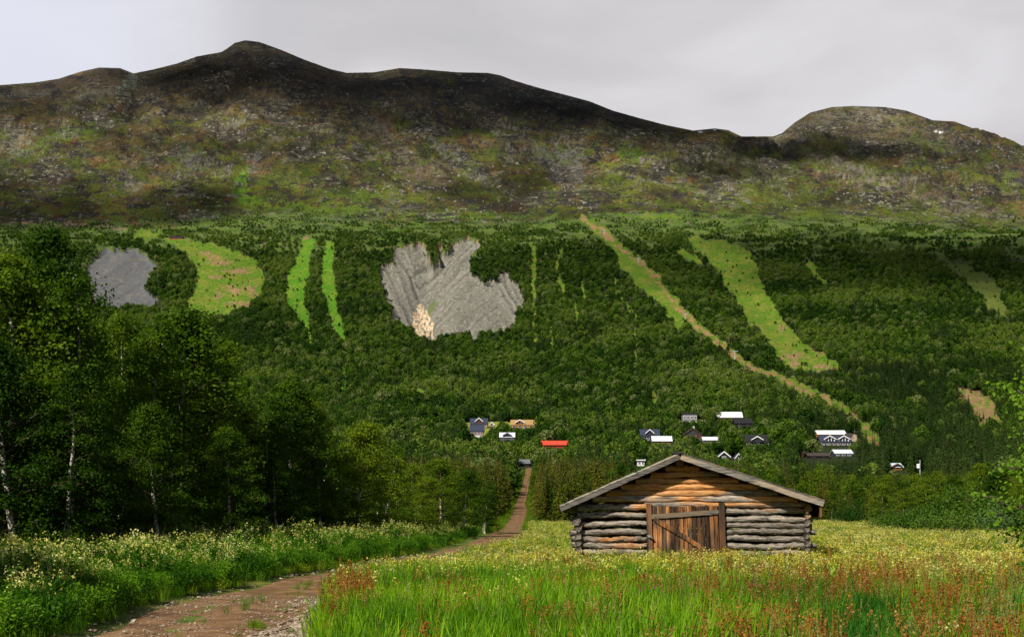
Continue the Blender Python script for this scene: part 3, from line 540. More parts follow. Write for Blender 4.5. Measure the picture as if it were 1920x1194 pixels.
# clouds over and behind the viewer that shade parts of the mountain
def cloud(target, s_, r, seed, density=.8):
    rg = np.random.default_rng(seed); C = Vector(target) + S * s_
    mb = MB(); import bmesh
    bm = bmesh.new(); bmesh.ops.create_icosphere(bm, subdivisions=4, radius=1); v0 = np.array([v.co[:] for v in bm.verts]); f0 = np.array([[v.index for v in f.verts] for f in bm.faces]); bm.free()
    for k in range(8):
        a = rg.random() * 6.28; q = rg.random() ** .5 * .7; off = np.array([math.cos(a) * q * r[0], math.sin(a) * q * r[1], rg.normal() * r[2] * .2]); sc = (.40 + .35 * rg.random())
        v = v0 * (1 + .22 * fbm(v0[:, 0] * 2 + k * 3, v0[:, 1] * 2 + v0[:, 2] * 2, 4, 300 + k))[:, None]
        mb.add(v * np.array(r) * sc + off, f0)
    o = mb.build('cloud', M['cloud'], None, True); o.location = C; tag(o, 'broad grey cloud high above the valley casting its shadow below', 'cloud', 'clouds over the valley', 'structure'); return o
m, n, l, b = mat('cloud_vapour', 1, 0); b.inputs['Base Color'].default_value = (.8, .8, .82, 1); tr = n.new('ShaderNodeBsdfTransparent'); mx = n.new('ShaderNodeMixShader'); mx.inputs[0].default_value = .62
geo = n.new('ShaderNodeNewGeometry'); dt = n.new('ShaderNodeVectorMath'); dt.operation = 'DOT_PRODUCT'; l.new(geo.outputs['Normal'], dt.inputs[0]); l.new(geo.outputs['Incoming'], dt.inputs[1])
ab = n.new('ShaderNodeMath'); ab.operation = 'ABSOLUTE'; l.new(dt.outputs['Value'], ab.inputs[0]); pw = n.new('ShaderNodeMath'); pw.operation = 'POWER'; pw.inputs[1].default_value = 1.6; l.new(ab.outputs[0], pw.inputs[0])
pm = n.new('ShaderNodeMath'); pm.operation = 'MULTIPLY'; pm.inputs[1].default_value = .31; l.new(pw.outputs[0], pm.inputs[0]); l.new(pm.outputs[0], mx.inputs[0])
l.new(tr.outputs[0], mx.inputs[1]); l.new(b.outputs[0], mx.inputs[2]); l.new(mx.outputs[0], n['Material Output'].inputs[0]); M['cloud'] = m
def place(px, py_y):      # px and depth on the land
    X = (px - CX) / F * py_y; return (X, py_y, float(Hb(X, py_y)))
cloud(place(560, 2280), 1700, (420, 380, 110), 1)
cloud(place(960, 2260), 1700, (520, 420, 110), 6)
cloud(place(1300, 2330), 1750, (400, 300, 100), 2)
cloud(place(1770, 1330), 1500, (330, 230, 90), 3)
cloud(place(30, 1750), 1600, (300, 200, 80), 4)


# ------------------------------------------------------------------ plants as meshes
def unit(v): return v / (np.linalg.norm(v, axis=-1, keepdims=True) + 1e-9)
def leaves(c, size, rg, up=.4, asp=.62, out=None, k=1.0):
    """one diamond leaf per centre"""
    n = len(c); d = rg.normal(size=(n, 3)) + np.array([0, 0, -.15]); nr = unit((rg.normal(size=(n, 3)) if out is None else rg.normal(size=(n, 3)) * .5 + unit(out) * k) + np.array([0, 0, up])); s = unit(np.cross(d, nr)); d = np.cross(nr, s)
    L_ = (size * (.7 + .6 * rg.random(n)))[:, None]; a = c - d * L_ * .5; b = c + d * L_ * .5; p = c + s * L_ * asp * .5 ; q = c - s * L_ * asp * .5
    v = np.stack([a, p, b, q], 1).reshape(-1, 3); f = np.arange(n * 4).reshape(-1, 4); return v, f
def birch_mesh(seed, H=12, Rc=3.0, cb=.22, nl=11000, ls=.13, tr=.13, nb=46, stems=1, clump=.42, sub=3):
    """returns (trunk MB, leaf verts, leaf faces)"""
    rg = np.random.default_rng(seed); mb = MB(); cl = []; wt = []
    for s_ in range(stems):
        ln = rg.normal(size=2) * (.05 if stems == 1 else .12); Hs = H * (1 if s_ == 0 else .75 + .2 * rg.random())
        t = np.linspace(0, 1, 12); wob = np.cumsum(rg.normal(size=(12, 2)) * .10, 0) * (H / 12)
        P = np.stack([ln[0] * t * Hs + wob[:, 0] * t + s_ * .3, ln[1] * t * Hs + wob[:, 1] * t, t * Hs * .97], -1)
        P[0, 2] = -.3
        mb.tube(P, tr * (1 - .88 * t) * (1 if s_ == 0 else .8), 9, 0)
        for k in range(nb // stems):
            h = cb + (1 - cb) * ((k + rg.random()) / (nb // stems)); hh = (h - cb) / (1 - cb)
            env = (np.sin(np.pi * min(1, hh * .78 + .20)) ** .75) * (1 - .35 * hh)
            L_ = Rc * env * (.65 + .5 * rg.random()); a = k * 2.4 + rg.random(); p0 = np.array([np.interp(h, t, P[:, i]) for i in range(3)])
            up = .25 + .75 * hh; d = np.array([math.cos(a), math.sin(a), up * .9]); d /= np.linalg.norm(d)
            u = np.linspace(0, 1, 6); br = p0 + d * L_ * u[:, None] + np.array([0, 0, -1]) * (u[:, None] ** 2) * L_ * .16 + np.cumsum(rg.normal(size=(6, 3)) * .04 * L_, 0) * u[:, None]
            mb.tube(br, (.20 * tr + .012 * L_) * (1 - .85 * u) + .004, 5, 1, False)
            for q in (3, 4, 5): cl.append(br[q]); wt.append(1 + (q == 5))
            for w in range(sub):
                q = 1 + rg.integers(0, 4); dd = unit(d + rg.normal(size=3) * .7); sb = br[q] + dd * L_ * .42 * np.linspace(0, 1, 3)[:, None]; sb[2, 2] -= .1 * L_
                mb.tube(sb, (.015 * (1 - .8 * np.linspace(0, 1, 3))) + .003, 4, 1, False); cl.append(sb[2]); wt.append(1.3); cl.append(sb[1]); wt.append(.7)
    cl = np.array(cl); wt = np.array(wt) * (.4 + rg.random(len(cl)) ** 2 * 1.6); idx = rg.choice(len(cl), nl, p=wt / wt.sum())
    rr = clump * (.6 + .8 * rg.random(len(cl)))
    c = cl[idx] + rg.normal(size=(nl, 3)) * rr[idx][:, None] * np.array([.62, .62, .40])
    v, f = leaves(c, ls, rg, .35, .75, (c - cl[idx]) / np.array([.62, .62, .40]), .8); return mb, v, f
def round_birch(seed, H=7, Rc=2.6, n=520, ls=.62, lobes=7):
    rg = np.random.default_rng(seed); mb = MB(); mb.tube([(0, 0, -.4), (0, 0, H * .35), (rg.normal() * .2, 0, H * .7)], [.12, .09, .04], 5)
    C_ = []; r_ = []
    for k in range(lobes):
        a = k * 2.4 + rg.random(); u = (k + .5) / lobes; q = Rc * .58 * np.sin(np.pi * (.25 + .7 * u)); C_.append([math.cos(a) * q, math.sin(a) * q, H * (.34 + .50 * u)]); r_.append(Rc * (.40 + .22 * rg.random()) * (1.1 - .35 * u))
    C_ = np.array(C_); r_ = np.array(r_); idx = rg.choice(lobes, n, p=r_ ** 2 / (r_ ** 2).sum()); d = unit(rg.normal(size=(n, 3)) + np.array([0, 0, .25])); c = C_[idx] + d * (r_[idx] * (.72 + .38 * rg.random(n)))[:, None] * np.array([1, 1, 1.05])
    v, f = leaves(c, ls, rg, .1, 1.0, d, 1.1); return mb, v, f
def spruce_mesh(seed, H=10, Rb=1.7, n=2600, sz=.36, tr=.13):
    rg = np.random.default_rng(seed); mb = MB(); t = np.linspace(0, 1, 6); mb.tube(np.stack([t * 0, t * 0, t * H * .985 - .2 * (1 - t)], -1), tr * (1 - .93 * t), 6, 0)
    nw = int(H * 2.6); V = []; nb = []
    for k in range(nw):
        h = .06 + .93 * (k / nw); Rk = Rb * (1 - h) ** .78 * (.8 + .35 * rg.random()) + .08; m = max(4, int(11 * (1 - h) + 4)); a0 = rg.random() * 6.28
        for j in range(m):
            a = a0 + j * 6.283 / m + rg.normal() * .15; Lb = Rk * (.7 + .5 * rg.random()); nb.append((h * H, a, Lb))
    nb = np.array(nb); w = nb[:, 2] + .15; idx = rg.choice(len(nb), n, p=w / w.sum()); u = rg.random(n) ** .6
    hz, a, Lb = nb[idx].T; rr = Lb * u; z = hz - .28 * rr - .12 * rr * u + .25 * (u ** 3) * Lb * .4
    tang = np.stack([-np.sin(a), np.cos(a), a * 0], -1); rad = np.stack([np.cos(a), np.sin(a), -.45 + .1 * rg.normal(size=n)], -1); rad = unit(rad)
    s = (sz * (.6 + .7 * rg.random(n)) * (.55 + .6 * np.minimum(1, Lb / 1.2)))[:, None]
    off = (rg.random(n) - .5)[:, None] * tang * (Lb * .35)[:, None] * (u[:, None] * .8 + .2)
    c = np.stack([np.cos(a) * rr, np.sin(a) * rr, z], -1) + off; side = unit(tang + rg.normal(size=(n, 3)) * .5)
    v = np.stack([c - rad * s * .5 + side * s * .22, c - rad * s * .5 - side * s * .22, c + rad * s * .7 + np.array([0, 0, -.08]) * s], 1).reshape(-1, 3)
    tip = np.array([[0, 0, H + .35], [.07, 0, H - .5], [-.04, .06, H - .5]]); v = np.concatenate([v, tip]); f = np.arange(len(v)).reshape(-1, 3); return mb, v, f
def bush_mesh(seed, H=2.2, Rb=1.6, n=2500, ls=.12, lobes=9):
    rg = np.random.default_rng(seed); mb = MB(); cl = []
    for k in range(lobes * 2):
        a = rg.random() * 6.28; q = rg.random() ** .6; hh = H * (1 - .55 * q * q) * (.6 + .45 * rg.random()); top = np.array([math.cos(a) * q * Rb * .85, math.sin(a) * q * Rb * .85, hh * .85]); u = np.linspace(0, 1, 4)[:, None]
        st = top * u + np.array([0, 0, -.15]) * (1 - u) + rg.normal(size=(4, 3)) * .05 * H * u * (1 - u); mb.tube(st, .02 * (1 - .7 * u[:, 0]) * H / 2 + .004, 4, 0, False)
        for w in (.35, .55, .75, .95): cl.append(top * w + rg.normal(size=3) * .10 * Rb)
    cl = np.array(cl); idx = rg.integers(0, len(cl), n); c = cl[idx] + rg.normal(size=(n, 3)) * .17 * np.array([Rb, Rb, H * .6]); c[:, 2] = np.abs(c[:, 2])
    v, f = leaves(c, ls, rg, .6); return mb, v, f
def whole(name, mb, v, f, mats):
    """trunk and foliage as one mesh: slots 0,1 wood, 2 leaves"""
    mb.add(v, f, 2); return mb.mesh(name, mats)
def pair(mb, v, f, bark, twig, leaf, nm='crown'):
    return mb.mesh('trunk', [bark, twig], True), mk_mesh(nm, v, f, [leaf])

def scatter(name, P, scl, rot, protos, label, cat, kind='stuff'):
    me = bpy.data.meshes.new(name); P = np.asarray(P, np.float32); n = len(P); me.vertices.add(n); me.vertices.foreach_set('co', P.ravel())
    a = me.attributes.new('scl', 'FLOAT_VECTOR', 'POINT'); scl = np.asarray(scl, np.float32); scl = np.repeat(scl[:, None], 3, 1) if scl.ndim == 1 else scl; a.data.foreach_set('vector', scl.ravel())
    a = me.attributes.new('rot', 'FLOAT_VECTOR', 'POINT'); a.data.foreach_set('vector', np.asarray(rot, np.float32).ravel())
    a = me.attributes.new('idx', 'INT', 'POINT'); a.data.foreach_set('value', RNG.integers(0, len(protos), n).astype(np.int32))
    me.update(); o = mk_obj(name, me)
    g = bpy.data.node_groups.new(name + '_spread', 'GeometryNodeTree'); g.interface.new_socket('Geometry', in_out='INPUT', socket_type='NodeSocketGeometry'); g.interface.new_socket('Geometry', in_out='OUTPUT', socket_type='NodeSocketGeometry')
    gi = g.nodes.new('NodeGroupInput'); go = g.nodes.new('NodeGroupOutput'); ip = g.nodes.new('GeometryNodeInstanceOnPoints'); j = g.nodes.new('GeometryNodeJoinGeometry')
    for p in protos:
        oi = g.nodes.new('GeometryNodeObjectInfo'); oi.inputs['Object'].default_value = p; oi.inputs['As Instance'].default_value = True; g.links.new(oi.outputs['Geometry'], j.inputs[0])
    def attr(nm, t):
        x = g.nodes.new('GeometryNodeInputNamedAttribute'); x.data_type = t; x.inputs['Name'].default_value = nm; return [q for q in x.outputs if q.enabled and q.name == 'Attribute'][0]
    g.links.new(gi.outputs[0], ip.inputs['Points']); g.links.new(j.outputs[0], ip.inputs['Instance']); ip.inputs['Pick Instance'].default_value = True
    g.links.new(attr('idx', 'INT'), ip.inputs['Instance Index']); g.links.new(attr('rot', 'FLOAT_VECTOR'), ip.inputs['Rotation']); g.links.new(attr('scl', 'FLOAT_VECTOR'), ip.inputs['Scale'])
    g.links.new(ip.outputs[0], go.inputs[0]); mo = o.modifiers.new('spread', 'NODES'); mo.node_group = g
    tag(o, label, cat, None, kind); return o
def protos(name, meshes): return [bpy.data.objects.new(name + '_source', m) for m in meshes]
def rots(n, tilt=.05): return np.stack([RNG.normal(size=n) * tilt, RNG.normal(size=n) * tilt, RNG.random(n) * 6.283], -1)
def X_at(px, Y): return (px - CX) / F * Y

# ------------------------------------------------------------------ cabins of the village: (x centre, y of foot, width px, kind ...)
HOUSES = []      # (px0, px1, py_top, py_base, Y) kept clear of trees in front
def window(mb_parent, x, z, w, h, y, trim, glass, name='window'):
    f = MB().box(x - w / 2 - .12, x + w / 2 + .12, y - .10, y, z - h / 2 - .12, z + h / 2 + .12).build(name, trim, mb_parent)
    MB().box(x - w / 2, x - .04, y - .13, y - .102, z - h / 2, z + h / 2).box(x + .04, x + w / 2, y - .13, y - .102, z - h / 2, z + h / 2).build('pane', glass, f)
def cabin(name, label, cat, px0, px1, pyt, pyb, wall='brown', roof='navy', trim='white', front=False, hw=.5, dormers=(), nwin=3, depth=7.5, chimney=False, yaw=0, low=None, flat=False, clear=True, plinth=None, bigglass=False, deck=False, group='cabins of the village below the mountain', over=.45):
    pc = (px0 + px1) / 2; X, Y, Z = at_py(pc, pyb); w = (px1 - px0) / F * Y - (2 * over if not flat else .6); h = max(2.2, (pyb - pyt) / F * Y); 
    zb = min(float(Hb(X - w / 2, Y)), float(Hb(X + w / 2, Y)), Z) ; zt = Z + h
    if clear: HOUSES.append((px0 - 1.5, px1 + 1.5, pyt - 1, pyb + 1.0, Y))
    r = empty(name, (X, Y, 0), yaw); tag(r, label, cat, group)
    wh = Z + h * hw; y0, y1 = 0, depth; Wm, Rm, Tm, G = M[wall], M[roof], M[trim], M['glass']
    if flat:
        MB().box(-w / 2, w / 2, y0, y1, zb - 1.2, zt - .35).build('wall', Wm, r)
        MB().box(-w / 2 - .4, w / 2 + .4, y0 - .6, y1 + .3, zt - .347, zt).build('roof', Rm, r)
    elif front:
        MB().prism([(-w / 2, zb - 1.2), (w / 2, zb - 1.2), (w / 2, wh), (0, zt - .2), (-w / 2, wh)], y0, y1).build('wall', Wm, r)
        sl_ = (zt - .2 - wh) / (w / 2); rf = MB()
        for sg in (-1, 1): rf.prism([(0, zt - .19), (0, zt), (sg * (w / 2 + over), wh - sl_ * over + .19), (sg * (w / 2 + over), wh - sl_ * over)][::sg], y0 - .5, y1 + .4)
        rf = rf.build('roof', Rm, r); bb = MB()
        for sg in (-1, 1): bb.prism([(0, zt - .45), (0, zt + .02), (sg * (w / 2 + over + .02), wh - sl_ * over + .2), (sg * (w / 2 + over + .02), wh - sl_ * over - .24)][::sg], y0 - .62, y0 - .503)
        bb.build('bargeboard', Tm, r)
    else:
        MB().box(-w / 2, w / 2, y0, y1, zb - 1.2, wh).build('wall', Wm, r)
        rf = MB(); a = [(y0 - .5, wh - .1), (depth / 2, zt), (y1 + .5, wh - .1)]
        v = [(x, y, z + dz) for x in (-w / 2 - over, w / 2 + over) for (y, z) in a for dz in (0, .22)]
        rf.add(v, [[0, 6, 8, 2], [2, 8, 10, 4], [1, 3, 9, 7], [3, 5, 11, 9], [0, 1, 7, 6], [4, 10, 11, 5], [0, 2, 3, 1], [2, 4, 5, 3], [6, 7, 9, 8], [8, 9, 11, 10]])
        rf = rf.build('roof', Rm, r)
        for sg in (-1, 1):
            gb = MB(); gb.add([(sg * w / 2 * .995, y0 + .02, wh), (sg * w / 2 * .995, y1 - .02, wh), (sg * w / 2 * .995, depth / 2, zt - .1), (sg * (w / 2 - .15), y0 + .02, wh), (sg * (w / 2 - .15), y1 - .02, wh), (sg * (w / 2 - .15), depth / 2, zt - .1)], [[0, 1, 2], [3, 5, 4]])
            gb.build('gable', Wm, r)
        for dx, dw, dt in dormers:                       # dormer gables with white boards
            dxm = dx * w / 2; dwm = dw; zt2 = wh + (zt - wh) * dt; zb2 = wh - .02
            d = MB().prism([(dxm - dwm / 2, zb2), (dxm + dwm / 2, zb2), (dxm + dwm / 2, zb2 + (zt2 - zb2) * .45), (dxm, zt2 - .15), (dxm - dwm / 2, zb2 + (zt2 - zb2) * .45)], y0 - .3, depth / 2).build('dormer', M[trim] if bigglass else Wm, r)
            zz = zb2 + (zt2 - zb2) * .45; q = MB(); q2 = MB()
            for sg in (-1, 1):
                q.prism([(dxm, zt2 - .14), (dxm, zt2 + .05), (dxm + sg * (dwm / 2 + .35), zz - .05), (dxm + sg * (dwm / 2 + .35), zz - .24)][::sg], y0 - .75, depth / 2)
                q2.prism([(dxm, zt2 - .32), (dxm, zt2 + .10), (dxm + sg * (dwm / 2 + .42), zz), (dxm + sg * (dwm / 2 + .42), zz - .38)][::sg], y0 - .95, y0 - .753)
            q.build('dormer_roof', Rm, d); q2.build('bargeboard', Tm, d)
            for k in (-1, 0, 1): MB().box(dxm + k * dwm * .27 - dwm * .10, dxm + k * dwm * .27 + dwm * .10, y0 - .36, y0 - .303, zb2 + .25, zz + (.25 if k else .6)).build('pane', G, d)
    if plinth:
        MB().box(-w / 2 - .05, w / 2 + .05, y0 - .06, y1, zb - 1.3, Z + h * .24).build('plinth', M[plinth], r)
    top = wh if not flat else zt - .4; base = Z + (h * .24 if plinth else .3)
    wz = (top + base) / 2; hh = min(1.3, (top - base) * .62)
    for k in range(nwin):
        x = -w / 2 + w * (k + .5) / nwin; window(r, x, wz, min(1.3, w / nwin * .55), hh, y0 - (.07 if plinth else .01), Tm, G)
    if front and bigglass:
        for k in (-1, 1):
            p_ = MB().prism([(k * .15, wh - .4), (k * w * .34, wh - .4), (k * w * .34, wh + .1), (k * .15, zt - 1.0)][::k], y0 - .10, y0 - .02).build('gable_window', G, r)
    if chimney: MB().box(w * .05, w * .05 + .8, depth * .4, depth * .4 + .8, wh, zt + 1.0).build('chimney', M['stonewall'], rf)
    if deck:
        MB().box(-w / 2 - 1.2, w / 2, y0 - 2.4, y0 - .08, Z - .1, Z + .12).build('deck', M['timber'], r)
        dk = MB()
        for k in range(7): x = -w / 2 - 1.1 + k * (w + 1.0) / 6; dk.box(x - .06, x + .06, y0 - 2.4, y0 - 2.28, zb - 2, Z + 1.1)
        dk.box(-w / 2 - 1.2, w / 2, y0 - 2.42, y0 - 2.26, Z + 1.05, Z + 1.18).build('railing', M['grey'], r)
    return r
cabin('chalet', 'red chalet with dark roof, uppermost of the pair at the left end of the village', 'house', 881, 915, 784, 803, 'red', 'navy', hw=.42, dormers=[(0, 3.2, 1.05)], nwin=5)
cabin('chalet', 'red two storey chalet with cream basement, lower of the pair at the left end', 'house', 880, 908, 797, 823, 'red', 'navy', hw=.55, nwin=4, plinth='white')
cabin('shed', 'tiny pinkish gabled shed just right of the uppermost red chalet', 'shed', 918, 927, 791, 801, 'timber', 'brown', front=True, nwin=1, depth=3, over=.2)
cabin('timber_house', 'light timber house with tan roof on a mown clearing', 'house', 957, 1003, 787, 807, 'orange', 'tan', 'white', hw=.5, dormers=[(-.25, 4, 1.0)], nwin=4, deck=True)
cabin('chalet', 'black chalet with pale tin roof and round topped dormer below the timber house', 'house', 936, 966, 811, 829, 'black', 'tin', 'grey', hw=.5, dormers=[(0, 3.4, .95)], nwin=3, deck=True)
cabin('red_barn', 'long barn with bright red roof and red walls among the trees', 'barn', 1014, 1066, 826, 840, 'red', 'redroof', 'red', hw=.42, nwin=0)
cabin('chalet', 'dark chalet with navy roof and white dormer beside the tin roofed garage', 'house', 1200, 1238, 805, 828, 'black', 'navy', hw=.42, dormers=[(-.05, 3.2, .98)], nwin=4)
cabin('garage', 'low reddish garage with long pale tin roof in front of the navy roofed chalet', 'garage', 1222, 1261, 818, 834, 'brown', 'tin', hw=.42, nwin=0, depth=5)
cabin('lodge', 'small grey flat roofed lodge standing on the bare gravel terrace', 'house', 1279, 1308, 774, 791, 'grey', 'black', 'white', nwin=4, flat=True, depth=6)
cabin('brown_cabin', 'long brown cabin with bright white roof, highest on the hillside', 'cabin', 1345, 1393, 772, 788, 'brown', 'white', 'darkwood', hw=.35, nwin=4)
cabin('dark_cabin', 'black cabin half hidden in trees below the white roofed one', 'cabin', 1377, 1412, 785, 803, 'black', 'black', 'darkwood', hw=.5, nwin=2)
cabin('gable_cabin', 'brown cabin with big gable windows and stone chimney below the gravel terrace', 'cabin', 1281, 1317, 802, 822, 'brown', 'brown', 'darkwood', front=True, hw=.45, nwin=3, chimney=True, bigglass=True)
cabin('garage', 'low garage with bright white roof just right of the big windowed brown cabin', 'garage', 1317, 1348, 819, 829, 'grey', 'tin', hw=.4, nwin=0, depth=5)
cabin('chalet', 'black chalet with wide white dormer and white gable trim in the middle of the village', 'house', 1392, 1448, 815, 839, 'black', 'black', hw=.42, dormers=[(-.02, 4.2, .8)], nwin=3)
cabin('gable_house', 'small black house with white edged gable facing the meadow, lowest of the middle cabins', 'house', 1345, 1370, 846, 862, 'black', 'navy', front=True, hw=.42, nwin=1)
cabin('annex', 'small dark annex with white edged gable right of the lowest gabled house', 'house', 1377, 1392, 850, 863, 'black', 'navy', front=True, hw=.42, nwin=1, depth=5)
cabin('hillside_house', 'long orange house with white roof behind the twin gabled chalet', 'house', 1532, 1587, 807, 822, 'orange', 'white', 'black', hw=.5, nwin=3)
cabin('twin_chalet', 'black chalet with two white arched gable fronts', 'house', 1537, 1598, 817, 837, 'black', 'navy', hw=.42, dormers=[(-.42, 4.4, 1.0), (.5, 4.4, 1.0)], nwin=6, bigglass=True)
cabin('orange_shed', 'small orange shed at the right end of the long orange house', 'shed', 1586, 1600, 813, 823, 'orange', 'darkwood', 'darkwood', hw=.6, nwin=0, depth=4)
cabin('striped_cabin', 'navy cabin with stepped white roof bands below the twin gabled chalet', 'cabin', 1564, 1600, 843, 856, 'navy', 'tin', hw=.45, nwin=3)
cabin('dark_lodge', 'long low black lodge left of the navy cabin with white bands', 'house', 1514, 1556, 850, 860, 'black', 'darkwood', 'darkwood', hw=.5, nwin=2)
cabin('orange_shed', 'tiny orange gabled shed at the left end of the long black lodge', 'shed', 1504, 1512, 847, 856, 'orange', 'darkwood', 'darkwood', front=True, nwin=0, depth=3, over=.2)
cabin('small_cabin', 'small dark cabin with orange gable alone in the trees at right', 'cabin', 1674, 1694, 869, 881, 'orange', 'tin', 'darkwood', hw=.4, nwin=1, dormers=[(-.3, 2.4, .9)])
cabin('dark_cabin', 'dark cabin with slate blue roof at the top of the dirt road', 'cabin', 972, 994, 862, 874, 'black', 'grey', 'darkwood', hw=.4, nwin=0)
cabin('hut', 'long dark hut with red wall at the top of the left ski run', 'hut', 318, 343, 443, 449, 'red', 'black', 'red', hw=.5, nwin=3, depth=6, group='huts high on the slope')
cabin('kiosk', 'white open sided kiosk behind the left roof edge of the log barn', 'kiosk', 1194, 1210, 862, 874, 'white', 'white', 'white', flat=True, nwin=2, depth=3)

# mast with a box, and lift pylons on the run
def pylon(px, pyt, pyb, label, group, arms=True, name='lift_pylon', cat='pylon'):
    X, Y, Z = at_py(px, pyb); h = (pyb - pyt) / F * Y; r = empty(name, (X, Y, Z)); tag(r, label, cat, group)
    MB().tube([(0, 0, -.5), (0, 0, h * .6), (0, 0, h)], [.3, .24, .18] if arms else [.16, .13, .10], 8).build('mast', M['steel'], r, True)
    if arms: MB().box(-2.2, 2.2, -.2, .2, h - .5, h - .1).build('crossarm', M['steel'], r); MB().tube([(-2, -.8, h - .6), (-2, .8, h - .6)], .16, 8).tube([(2, -.8, h - .6), (2, .8, h - .6)], .16, 8).build('wheels', M['black'], r)
    else: MB().box(-1.0, -.25, -.4, .4, 2.6, 4.0).build('meter_cabinet', M['white'], r)
    HOUSES.append((px - 4, px + 3, pyt, pyb + 1, Y))
for px, a, b_, lb in ((1378, 658, 674, 'lowest of the ski lift pylons, beside the dirt track'), (1285, 588, 600, 'ski lift pylon halfway up the dirt track'), (1197, 484, 493, 'ski lift pylon on the upper dirt track'), (1133, 432, 440, 'highest ski lift pylon near the head of the dirt track')):
    pylon(px, a, b_, lb, 'pylons of the ski lift')
pylon(1725, 862, 893, 'slender pale mast with white cabinet above the trees at right', None, False, 'mast_pole', 'mast')

# ------------------------------------------------------------------ woods of the valley and the slope
def blocked(X, Y, Z, h, w):
    """true where a tree would hide a cabin from the meadow"""
    px, pb = to_px(X, Y, Z); pt = HZ - (Z + h - CAMH) / Y * F; hw = w / Y * F / 2; r = np.zeros(X.shape, bool)
    for (x0, x1, yt, yb, YY) in HOUSES:
        infr = (Y < YY + 1) & (px + hw > x0) & (px - hw < x1) & (pt < yb - .42 * (yb - yt))
        inside = (Y < YY + 11) & (Y >= YY + 1) & (px + hw * .6 > x0) & (px - hw * .6 < x1)
        r |= infr | inside
    return r
def clearing(px, py):      # lawns and gravel round the cabins
    q = np.zeros(px.shape, bool)
    for p in ([(862, 800), (880, 790), (955, 792), (1010, 790), (1010, 806), (960, 812), (930, 806), (900, 825), (866, 812)], [(1256, 795), (1280, 788), (1325, 788), (1350, 806), (1300, 808)], [(1590, 812), (1612, 818), (1606, 828), (1592, 830)], [(1060, 822), (1115, 820), (1110, 830), (1065, 832)], [(1120, 820), (1200, 824), (1200, 830), (1130, 828)]): q |= inpoly(px, py, p)
    return q
# candidate places on a jittered grid
def places(y0, y1, step, seed, side=1.06):
    rg = np.random.default_rng(seed); pts = []; Y = y0
    while Y < y1:
        st = step(Y) if callable(step) else step; w = Y * (CX * side) / F + 6; n = int(2 * w / st)
        X = -w + (np.arange(n) + rg.random(n) * 1.3) * st; pts.append(np.stack([X, Y + (rg.random(n) - .5) * st * 2.4], -1)); Y += st * .92
    return np.concatenate(pts)
# valley belt (near rows) -- mostly spruce
P = places(186, 335, 2.7, 21); X, Y = P.T; px = CX + X / Y * F
dx = X - road_x(Y); keep = (dx < -3.2 - 1.2 * ss(230, 180, Y)) | (dx > 3.0)
keep &= ~((np.abs(Y - 292) < 7) & (dx < 0) & (dx > -20))
Z = Hb(X, Y); spr = pn(X / 14, Y / 14, 401) + .4 * RNG.normal(size=len(X)) * .5 + np.where((px > 700) & (px < 1340), .45, np.where(px > 1340, .12, -.3)) > 0.05
sz = (.62 + .5 * RNG.random(len(X))) * (1 - .15 * ss(1000, 1700, px)) * np.where(px > 1560, .85, 1) * np.interp(Y, [186, 215, 335], [.72, .95, .95])
hgt = np.where(spr, 10.0, 8.5) * sz
keep &= ~blocked(X, Y, Z, hgt, 3.0)
Xb, Yb, Zb, Sb, Tb = X[keep], Y[keep], Z[keep], sz[keep], spr[keep]
# farther: birch slope with some spruce
P = places(338, 1860, lambda Y: np.interp(Y, [338, 700, 1700], [2.8, 3.1, 3.1]), 22); X, Y = P.T; Z = Hb(X, Y)
tt_ = np.array([HZ - (z - CAMH) / y * F for z, y in zip(np.interp(Y, _ty, _tzs), Y)]); px = CX + X / Y * F; pyr = HZ - (Z - CAMH) / Y * F
scar, scar2, mead, tr, _, _ = slope_masks(px, pyr, 1.0)
dpt = bench(px); dens = ss(442, 474, pyr - .6 * dpt + 70 * fbm(px / 80, pyr / 26, 4, 411) + 12 * ss(900, 1500, px) * 0 - 12 * ss(1250, 1700, px))
dens = dens * (1 - .75 * (inpoly(px, pyr, [(1440, 432), (1920, 440), (1920, 462), (1480, 462)])))
dens = np.maximum(dens, .62 * ss(392, 412, pyr - dpt + 45 * fbm(px / 40, pyr / 14, 4, 412)) * ss(-.10, .12, fbm(px / 50, pyr / 8, 3, 413)))
hp = np.where(pyr > 440, 6.5, 4) * .62 / Y * F; sA, sB, mA, tA, _, _ = slope_masks(px, pyr - hp, 1.0)
strip_z = (px > 990) & (px < 1300) & (pyr < 700)
stray = (RNG.random(len(X)) < .02 + .07 * ss(.1, .4, fbm(px / 12, pyr / 10, 3, 431))) & ~tr & ~strip_z
dens = dens * (1 - .8 * ss(.28, .42, fbm(px / 26, pyr / 20, 3, 432)) * ss(450, 520, pyr))
open_ = scar | scar2 | mead | sA | sB | mA
keep = (RNG.random(len(X)) < dens) & (~open_ | (stray & ~(scar | scar2 | sA | sB))) & ~clearing(px, pyr)
keep &= ~((np.abs(X - road_x(Y)) < 3.8) & (Y < 492))
sz = (.55 + .70 * RNG.random(len(X)) ** 1.3 + .45 * (RNG.random(len(X)) < .06)) * np.where(stray & open_, .55, 1) * np.interp(pyr, [405, 432, 455, 560, 700, 800], [.22, .34, .52, .66, .74, .86])
spr = (fbm(X / 60, Y / 90, 3, 421) + .5 * RNG.normal(size=len(X)) * .6 + np.where((px > 1480) & (pyr > 690), .30, -.24) + .25 * ss(820, 880, pyr)) > .12
spr &= pyr > 560
keep &= ~blocked(X, Y, Z, np.where(spr, 10, 7.0) * sz, 3.6)
Xf, Yf, Zf, Sf, Tf = X[keep], Y[keep], Z[keep], sz[keep], spr[keep]

